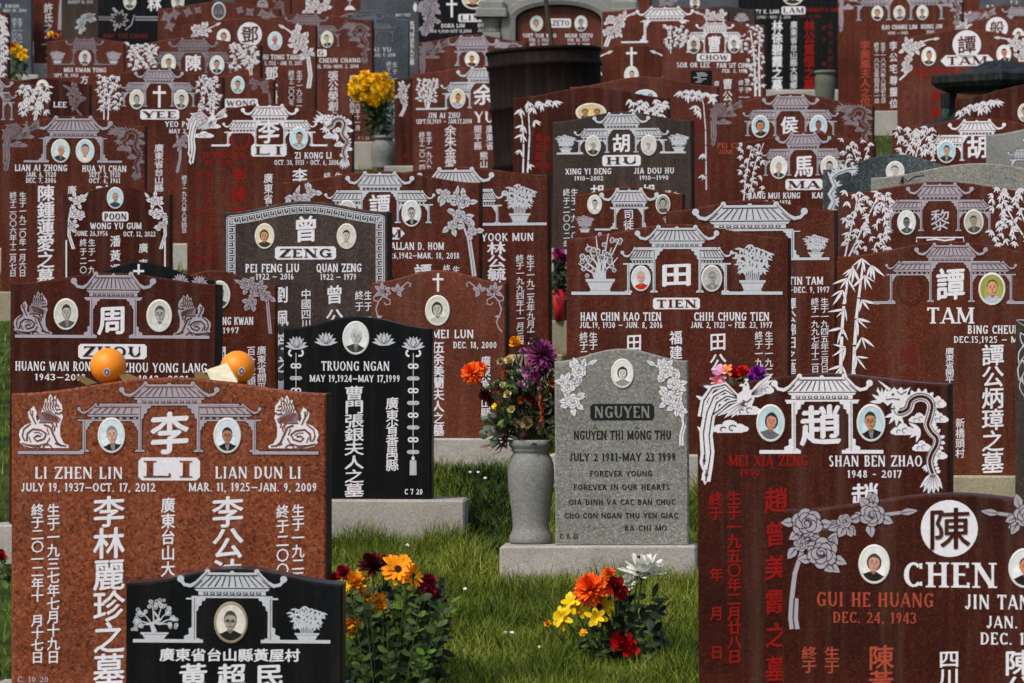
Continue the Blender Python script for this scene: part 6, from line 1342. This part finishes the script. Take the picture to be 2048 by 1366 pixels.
def bouquet(name, px, ybase, S, dy, blooms, label, fol, cat='bouquet', stems=True, zbase=None, group=None, spread=.06):
    """blooms: (px, py, radius in pixels, kind, materials, axis, part name); fol: (x0, y0, x1, y1, count, length, width, material)"""
    b = at(px, ybase, S); b.y += dy
    if zbase is not None: b.z = zbase
    e = empty(name, b, 0, label, cat, group); rr = random.Random(int(px)); sm = MB()
    for i, (x, y, r_, kind, mats, ax, pn) in enumerate(blooms):
        p = Vector(((x - px) / S, rr.uniform(-spread * 1.7, -spread * .6), (ybase - y) / S))
        bloom(e, pn, p, ax, r_ / S, mats, kind, i + int(px))
        n, _, _ = frame(ax); q = p - n * (r_ / S * .22)
        if stems: sm.tube([Vector((rr.uniform(-.02, .02), 0, 0)), q * .5 + Vector((0, 0, -.01)) - n * .01, q], .003, .0024, STEM, 5)
    if stems and blooms: sm.build('stems', e, smooth=True)
    for (x0, y0, x1, y1, cnt, L, w, mt, pn) in fol:
        m = MB()
        for i in range(cnt):
            x, y = rr.uniform(x0, x1), rr.uniform(y0, y1)
            p = Vector(((x - px) / S, rr.uniform(-spread * 1.2, spread), (ybase - y) / S)); d = Vector(((x - px) / S * 3 + rr.uniform(-.5, .5), rr.uniform(-.8, .3), rr.uniform(-.3, .8)))
            leaf3(m, p, d, L / S * rr.uniform(.7, 1.2), w / S * rr.uniform(.7, 1.2), mt, rr)
        o = m.build(pn, e, smooth=True); o['kind'] = 'stuff'
    return e
UP = (0, -.75, .65); FW = (0, -1, .1); UR = (.4, -.7, .6); UL = (-.4, -.7, .6)
vz = VASE.location.z + (1088 - 884) / 541
mixed = [(946, 748, 23, 'pom', ORA, (-.4, -.8, .5), 'marigold'), (962, 738, 14, 'pom', ORA, (.1, -.9, .5), 'marigold'), (1030, 687, 14, 'rose', GLD, UP, 'rose'), (1062, 678, 18, 'daisy', colr((40, 14, 18), (92, 56, 24)), (.2, -.6, .7), 'dahlia'), (1083, 716, 32, 'pom', PUR, (.1, -.55, .85), 'chrysanthemum'), (1056, 742, 17, 'mum', PNK, (-.1, -.9, -.2), 'chrysanthemum'),
  (1020, 722, 12, 'rose', CRM, UL, 'carnation'), (1002, 724, 9, 'rose', BEI, UL, 'carnation'), (1090, 743, 9, 'mum', PNK, UR, 'aster'), (1102, 766, 10, 'rose', RST, UR, 'carnation'), (1104, 786, 12, 'rose', colr((160, 44, 24), (120, 26, 18)), UR, 'rose'), (1079, 778, 6, 'rose', PNK, UP, 'rose_bud'), (1016, 790, 10, 'rose', CRM, UL, 'rose'), (974, 792, 17, 'mum', MAR, (-.5, -.7, .3), 'dahlia'), (984, 806, 10, 'mum', MAR, (-.5, -.7, 0), 'dahlia'), (988, 812, 7, 'daisy', YEL, (-.6, -.6, .2), 'daisy_bloom'), (1014, 846, 11, 'rose', colr((176, 164, 150), (150, 136, 120)), FW, 'rose'), (1053, 846, 15, 'rose', BEI, FW, 'rose'), (1006, 770, 7, 'rose', CRM, UL, 'rose_bud'), (1045, 800, 12, 'rose', RST, FW, 'rose'), (1036, 745, 8, 'rose', WHT, UP, 'carnation'), (1070, 752, 13, 'mum', PUR, (.1, -.8, .1), 'chrysanthemum'), (1098, 730, 14, 'mum', PUR, UR, 'chrysanthemum'), (1042, 770, 10, 'mum', PNK, FW, 'aster'), (1064, 800, 10, 'rose', MAR, FW, 'carnation'), (1024, 820, 9, 'rose', CRM, UL, 'rose_bud'), (1084, 812, 9, 'rose', RST, UR, 'carnation'), (1032, 846, 10, 'rose', BEI, FW, 'rose'), (1080, 850, 10, 'rose', DRYF, FW, 'dried_rose'), (996, 858, 10, 'rose', DRYF, UL, 'dried_rose'), (1012, 748, 8, 'rose', RST, UL, 'carnation'), (1046, 704, 9, 'mum', PNK, UP, 'aster')]
MX = bouquet('flower_bouquet', 1062, 884, 541, .07, mixed, 'tall mixed bouquet of orange, purple and dry flowers in the tall granite vase', [(1015, 740, 1100, 870, 60, 26, 9, LEAFD, 'dark_leaves'), (985, 740, 1040, 860, 40, 30, 11, LEAF, 'green_leaves'), (1078, 790, 1120, 870, 34, 20, 15, EUC, 'grey_leaves'), (972, 830, 1010, 880, 30, 20, 14, EUC, 'grey_leaves'), (1005, 760, 1035, 850, 12, 34, 12, LEAFB, 'bright_leaves'), (1085, 850, 1110, 885, 8, 28, 12, LEAFB, 'bright_leaves'), (978, 860, 1020, 905, 18, 26, 8, DRY, 'dry_leaves'), (1090, 860, 1130, 900, 14, 22, 9, DRY, 'dry_leaves'), (1020, 745, 1060, 800, 16, 32, 14, EUC, 'grey_leaves'), (1010, 730, 1108, 885, 210, 46, 6, DARKST, 'dry_stems'), (1000, 760, 1110, 885, 60, 26, 12, MARL, 'dark_red_leaves')], zbase=vz, spread=.05)
m = MB(); rr = random.Random(8); rust = colr((170, 74, 30), (140, 52, 22))
for x0 in (1122, 1128, 1084):
    for k in range(60):
        t = k / 60; x = x0 + (18 * t if x0 > 1100 else -8 * t) + rr.uniform(-4, 4) * (1 - t * .5); y = (800 + 85 * t) if x0 > 1100 else (850 - 120 * t)
        p = Vector(((x - 1062) / 541, -.06 + rr.uniform(-.012, .012), (884 - y) / 541)); leaf3(m, p, (rr.uniform(-.4, .4), -.3, -1), .016, .006, rust[k % 2], rr)
m.build('amaranth_tassel', MX)
b1 = [(796, 1138, 36, 'sun', SUNF, (.15, -.85, .5), 'sunflower'), (826, 1150, 28, 'sun', SUNF, (.8, -.5, .2), 'sunflower'), (711, 1164, 27, 'mum', GLD, (-.1, -.8, .6), 'chrysanthemum'), (688, 1172, 18, 'mum', YEL, (-.3, -.9, 0), 'chrysanthemum'), (731, 1190, 24, 'mum', GLD, (0, -.5, .8), 'chrysanthemum'), (757, 1204, 25, 'mum', GLD, (.1, -.9, -.2), 'chrysanthemum'), (706, 1240, 24, 'mum', GLD, (0, -.5, -.6), 'chrysanthemum'), (745, 1132, 32, 'mum', MAR, (-.1, -.6, .8), 'dahlia'), (768, 1122, 16, 'mum', colr((150, 30, 22), (96, 18, 20)), (.1, -.5, .8), 'dahlia'), (690, 1144, 17, 'rose', colr((146, 14, 30), (110, 8, 22)), UL, 'rose'), (672, 1156, 14, 'rose', colr((146, 14, 30), (110, 8, 22)), UL, 'rose'), (853, 1166, 22, 'pom', BUR, (.5, -.6, .6), 'cockscomb'), (858, 1182, 14, 'pom', BUR, (.5, -.6, .2), 'cockscomb'), (876, 1188, 13, 'pom', BUR, (.8, -.4, .2), 'cockscomb'), (888, 1200, 7, 'pom', BUR, (.8, -.4, -.2), 'cockscomb'), (712, 1272, 10, 'droop', GLD, (0, -.3, 1), 'chrysanthemum')]
def pinnate(e, px, ybase, S, stalks, mt, pn, L, w, seed):
    rr = random.Random(seed); m = MB()
    for (x0, y0, x1, y1, n) in stalks:
        a_ = Vector(((x0 - px) / S, rr.uniform(-.10, .04), (ybase - y0) / S)); b_ = Vector(((x1 - px) / S, rr.uniform(-.16, .0), (ybase - y1) / S))
        pts = [a_ + (b_ - a_) * t + Vector((0, -.03 * math.sin(PI * t), 0)) for t in (0, .25, .5, .75, 1)]; m.tube(pts, .0028, .0015, STEM, 4)
        for k in range(n):
            t = .15 + .85 * k / n; p = a_ + (b_ - a_) * t; sgn = 1 if k % 2 else -1
            d = (b_ - a_).normalized() * .5 + Vector((sgn * .9, rr.uniform(-.7, .1), rr.uniform(-.1, .3)))
            leaf3(m, p, d, L / S * rr.uniform(.75, 1.15), w / S * rr.uniform(.8, 1.2), mt, rr, .1)
    o = m.build(pn, e, smooth=True); o['kind'] = 'stuff'
B1 = bouquet('flower_bouquet', 775, 1448, 640, 0, b1, 'orange, yellow and maroon bouquet with oval leaves, standing in grass beside the low black stone', [(690, 1170, 880, 1440, 420, 30, 13, LEAFD, 'dark_leaves'), (700, 1180, 880, 1300, 60, 26, 13, LEAF, 'green_leaves')], spread=.07)
st_ = []
rr = random.Random(31)
for k in range(26):
    x1 = rr.uniform(700, 900); y1 = rr.uniform(1150, 1300) if x1 < 880 else rr.uniform(1180, 1240); st_.append((775 + (x1 - 775) * .35, 1440, x1, y1, 14))
pinnate(B1, 775, 1448, 640, st_, LEAF, 'leafy_stems', 25, 13, 4)
pinnate(B1, 775, 1448, 640, [(800, 1300, 812, 1150, 16), (770, 1420, 860, 1290, 16), (830, 1340, 905, 1190, 12)], LEAFB, 'bright_stems', 28, 14, 9)
b2 = [(1183, 1180, 35, 'pom', ORA, (-.25, -.75, .6), 'marigold'), (1216, 1149, 16, 'pom', colr((236, 116, 24), (220, 92, 16)), UP, 'marigold'), (1228, 1172, 22, 'rose', colr((156, 16, 14), (112, 8, 10)), (.2, -.8, .4), 'rose'), (1236, 1182, 18, 'rose', colr((156, 16, 14), (112, 8, 10)), (.5, -.8, .1), 'rose'), (1284, 1148, 46, 'mum', WHT, (.12, -.25, 1), 'chrysanthemum'), (1258, 1164, 20, 'mum', WHT, (-.3, -.6, .4), 'chrysanthemum'), (1124, 1232, 24, 'lily', LEM, (-.5, -.7, .1), 'lily'), (1142, 1204, 24, 'lily', LEM, (-.4, -.7, .5), 'lily'), (1192, 1232, 22, 'lily', LEM, (0, -.9, .1), 'lily'), (1212, 1212, 20, 'lily', LEM, (.4, -.8, .4), 'lily'), (1158, 1216, 18, 'lily', LEM, (0, -.8, .3), 'lily'), (1244, 1286, 30, 'rose', REDF, (-.1, -.85, .4), 'peony'), (1256, 1296, 20, 'rose', REDF, (.3, -.9, 0), 'peony'), (1278, 1116, 6, 'pom', colr((96, 110, 40), (80, 96, 36)), (0, 0, 1), 'flower_bud'), (1166, 1262, 9, 'lily', GLD, UL, 'lily_bud'), (1096, 1246, 8, 'rose', GLD, UL, 'fallen_bloom')]
B2 = bouquet('flower_bouquet', 1245, 1396, 600, 0, b2, 'low bouquet of marigold, yellow lilies and red peony before the grey stone', [(1190, 1190, 1320, 1385, 240, 34, 15, LEAFD, 'dark_leaves'), (1180, 1220, 1300, 1370, 60, 30, 11, LEAF, 'green_leaves'), (1140, 1260, 1240, 1320, 26, 28, 8, LEAF, 'green_leaves')], spread=.06)
bouquet('flower_bouquet', 1470, 1004, 490, -.05, [(1442, 746, 20, 'lily', PNK, UL, 'lily'), (1452, 740, 14, 'lily', colr((246, 176, 70), (226, 120, 110)), UP, 'lily'), (1434, 760, 15, 'lily', colr((226, 140, 160), (206, 90, 110)), FW, 'lily'), (1466, 750, 17, 'rose', REDF, UP, 'carnation'), (1482, 746, 16, 'rose', colr((206, 44, 16), (176, 20, 10)), UP, 'carnation'), (1512, 750, 20, 'mum', VIO, UP, 'chrysanthemum'), (1500, 757, 10, 'mum', VIO, UL, 'chrysanthemum')], 'pink lily, red carnation and violet flowers peeking over the dragon stone', [(1430, 760, 1520, 900, 80, 36, 14, LEAF, 'green_leaves')])
# yellow bouquet in the round vase
yb = [(706 + 10, 186, 13, 'mum', YEL, UL, 'chrysanthemum')]
rr = random.Random(12)
YELS = (YEL, colr((250, 200, 26), (240, 182, 16)), colr((252, 212, 50), (244, 192, 20)))
for k in range(34):
    an = k * 2.39996; q = math.sqrt((k + .5) / 34); x, y = 745 + 43 * q * math.cos(an), 179 + 29 * q * math.sin(an)
    yb.append((x, y, rr.uniform(9, 14), 'mum', YELS[k % 3], ((x - 745) / 45, -.7, (186 - y) / 32), 'chrysanthemum'))
bouquet('flower_bouquet', 764, 275, 268, 0, yb, 'dense ball of bright yellow chrysanthemums in the round grey vase', [(738, 206, 776, 272, 160, 18, 6, LEAFD, 'dark_leaves'), (734, 204, 780, 225, 40, 16, 6, LEAFD, 'dark_leaves'), (738, 210, 776, 240, 30, 12, 5, LEAF, 'green_leaves')], spread=.07)
bouquet('flower_bouquet', 34, 215, 225, 0, [(x, y, 9, 'mum', q, UP, 'chrysanthemum') for x, y, q in ((24, 92, colr((206, 110, 60), (176, 80, 40))), (38, 98, YEL), (48, 106, YEL), (34, 110, YEL), (50, 118, YEL), (42, 112, YEL), (26, 104, YEL), (30, 98, GLD))], 'yellow and orange bouquet in front of the slate blue stone, upper left', [(22, 108, 50, 200, 110, 14, 6, LEAF, 'green_leaves')])
bouquet('flower_bouquet', 110, 210, 226, 0, [(102, 69, 7, 'mum', YEL, UP, 'chrysanthemum'), (112, 74, 7, 'mum', colr((226, 120, 60), (206, 96, 50)), UP, 'chrysanthemum'), (122, 74, 6, 'mum', colr((216, 110, 70), (190, 86, 60)), UP, 'chrysanthemum'), (96, 76, 5, 'mum', PNK, UP, 'chrysanthemum')], 'small yellow and orange bouquet just showing over the tiny potted plant stone', [(96, 76, 126, 200, 70, 14, 6, LEAF, 'green_leaves')])
# red pot with a magenta flower on the taupe stone's plinth
c = at(1118, 640, 390); e = empty('flower_pot', (c.x, c.y - .033, HU.root.location.z + (HU.yg - HU.ybase) / 390), 0, 'bright red cone pot with magenta flower at the foot of the taupe stone', 'pot')
lathe_part('pot_body', [(0, 0), (.022, 0), (.033, .155), (.030, .155), (.02, .12), (0, .12)], plain('red_plastic', srgb(206, 28, 40), .45, .4, .05), e)
e2 = bouquet('magenta_flower', 1118, 590, 390, -.033, [(1116, 510, 14, 'mum', MAG, UP, 'chrysanthemum'), (1126, 516, 10, 'mum', MAG, UR, 'chrysanthemum')], 'magenta chrysanthemum in dark leaves growing from the red cone pot', [(1106, 522, 1132, 588, 90, 18, 8, LEAFD, 'dark_leaves')], cat='flower', spread=.03)
# plants at the left edge
bouquet('flower_bouquet', -6, 1190, 545, 0, [(2, 1112, 15, 'rose', REDF, UR, 'carnation'), (-10, 1108, 15, 'rose', REDF, UP, 'carnation')], 'red carnations among leaves at the left edge beside the orange granite stone', [(-30, 1116, 16, 1190, 60, 30, 12, LEAF, 'green_leaves')])

# ---------------------------------------------------------------- grass, daisies
def grass(name, n, area, hmin, hmax, wid, seed, mat, segs=3, keep=None):
    rr = random.Random(seed); V = []; Fc = []
    for _ in range(n):
        x, y = area(rr)
        if keep and not keep(x, y, rr): continue
        z = ground(y) - .006; h = rr.uniform(hmin, hmax) * (.6 + .8 * abs(math.sin(x * 9 + 3 * math.sin(y * 5)) * math.cos(y * 7 + x * 2)))
        az = rr.uniform(0, 2 * PI); ln = rr.uniform(.1, .9) * h; fa = rr.uniform(-.9, .9); k = len(V); wx, wy = math.cos(fa) * wid / 2, math.sin(fa) * wid / 2
        for i in range(segs + 1):
            t = i / segs; px, py, pz = x + math.cos(az) * ln * t * t, y + math.sin(az) * ln * t * t, z + h * (t - .25 * t * t * (ln / h)); q = 1 - .92 * t ** 1.6
            V.append((px - wx * q, py - wy * q, pz)); V.append((px + wx * q, py + wy * q, pz))
        for i in range(segs): a = k + 2 * i; Fc.append((a, a + 1, a + 3, a + 2))
    me = bpy.data.meshes.new(name); me.from_pydata(V, [], Fc); me.materials.append(mat)
    o = bpy.data.objects.new(name, me); COL.objects.link(o); o['kind'] = 'stuff'; o['label'] = 'green lawn grass between the headstones'; o['category'] = 'grass'
    return o
def grassmat(name, a_, b_, c_):
    m, t, b = nodes(name, .55, .2); g = t.nodes.new('ShaderNodeNewGeometry'); r_ = t.nodes.new('ShaderNodeValToRGB'); tc = t.nodes.new('ShaderNodeTexCoord'); nz = t.nodes.new('ShaderNodeTexNoise')
    nz.inputs['Scale'].default_value = 2.2; nz.inputs['Detail'].default_value = 4; t.links.new(tc.outputs['Object'], nz.inputs['Vector'])
    mx = t.nodes.new('ShaderNodeMix'); mx.data_type = 'FLOAT'; mx.inputs[0].default_value = .55
    st = t.nodes.new('ShaderNodeMapRange'); st.inputs[1].default_value = .32; st.inputs[2].default_value = .68; t.links.new(nz.outputs['Fac'], st.inputs[0])
    t.links.new(g.outputs['Random Per Island'], mx.inputs[2]); t.links.new(st.outputs[0], mx.inputs[3]); t.links.new(mx.outputs[0], r_.inputs['Fac'])
    e = r_.color_ramp; e.elements[0].color = a_; e.elements[1].color = c_; q = e.elements.new(.5); q.color = b_
    t.links.new(r_.outputs['Color'], b.inputs['Base Color'])
    b.inputs['Subsurface Weight'].default_value = 0
    return m
GM = grassmat('grass_blades', srgb(38, 50, 6), srgb(78, 96, 14), srgb(150, 154, 60))
def area_main(rr):
    y = rr.uniform(13.1, 20.2) if rr.random() < .8 else rr.uniform(13.1, 16.6); S_ = FPX / y; return ((rr.uniform(630, 1425) - 1024) / S_, y)
def area_all(rr):
    y = 12.4 + 30 * rr.random() ** 1.3; S_ = FPX / y; return ((rr.uniform(-120, 2170) - 1024) / S_, y)
grass('grass', 62000, area_main, .035, .105, .0044, 1, GM, 4)
grass('grass', 45000, area_all, .03, .08, .006, 2, GM, 3)
def edge_area(rr):   # taller blades left standing along the plinths
    k = rr.random()
    if k < .45: x0, x1, S_ = 985, 1410, 548
    elif k < .8: x0, x1, S_ = 640, 950, 522
    else: x0, x1, S_ = 700, 1045, 472
    y = FPX / S_ - rr.uniform(.02, .12); return ((rr.uniform(x0, x1) - 1024) / S_, y)
grass('grass', 2600, edge_area, .05, .13, .0036, 3, GM, 4)
grass('grass', 9000, area_main, .03, .09, .0034, 6, grassmat('dry_blades', srgb(90, 84, 40), srgb(130, 122, 66), srgb(166, 156, 96)), 3)
def clump(rr):
    k = int(rr.random() * 42); q = random.Random(k * 7 + 1); y = q.uniform(13.3, 19.6); x = (q.uniform(640, 1410) - 1024) / FPX * y; return x + rr.gauss(0, .035), y + rr.gauss(0, .05)
grass('grass', 9000, clump, .07, .14, .004, 7, GM, 4)
def weed_area(rr): return ((rr.gauss(970, 40) - 1024) / 520, rr.uniform(16.8, 19))
grass('clover', 5000, weed_area, .03, .08, .012, 4, grassmat('clover_leaves', srgb(20, 34, 14), srgb(34, 56, 22), srgb(56, 84, 36)), 2)
dz = [(940, 950, 480, 'daisy nearest the pale plinth, first of three in a row'), (956, 955, 480, 'middle daisy of the three in a row behind the black stone plinth'), (970, 960, 484, 'daisy nearest the tall vase, last of three in a row'), (815, 1090, 530, 'daisy at the foot of the black tassel stone plinth'), (1010, 1338, 590, 'first of two touching daisies in the middle of the lawn'), (1024, 1333, 590, 'second of two touching daisies in the middle of the lawn'), (843, 1350, 610, 'daisy beside the leafy orange and yellow bouquet, upper of the pair'), (822, 1364, 615, 'daisy beside the leafy bouquet, cut by the lower picture edge'), (1005, 1120, 545, 'daisy against the lower corner of the grey stone plinth'), (700, 1095, 520, 'daisy between the orange stone and the black stone plinth'), (1098, 1084, 536, 'daisy hidden between the tall vase and the grey stone'), (1078, 1318, 600, 'daisy in open lawn just left of the lily bouquet'), (1046, 1012, 500, 'daisy behind the tall grey granite vase'), (930, 1170, 560, 'single daisy in open lawn right of the leafy bouquet')]
DW = colr((236, 236, 230), (226, 190, 60))
for i, (x, y, S_, lb) in enumerate(dz):
    yy = FPX / S_; e = empty('daisy', ((x - 1024) / S_, yy, ground(yy)), 0, lb, 'flower', 'lawn daisies')
    h = .065; bloom(e, 'daisy_head', Vector((0, 0, h)), (rnd.uniform(-.4, .4), -.5, .8), .0075, DW, 'daisy', i)
    m = MB(); m.tube([(0, 0, -.01), (.002, 0, h * .5), (0, 0, h)], .0012, .001, STEM, 4); m.build('stem', e)
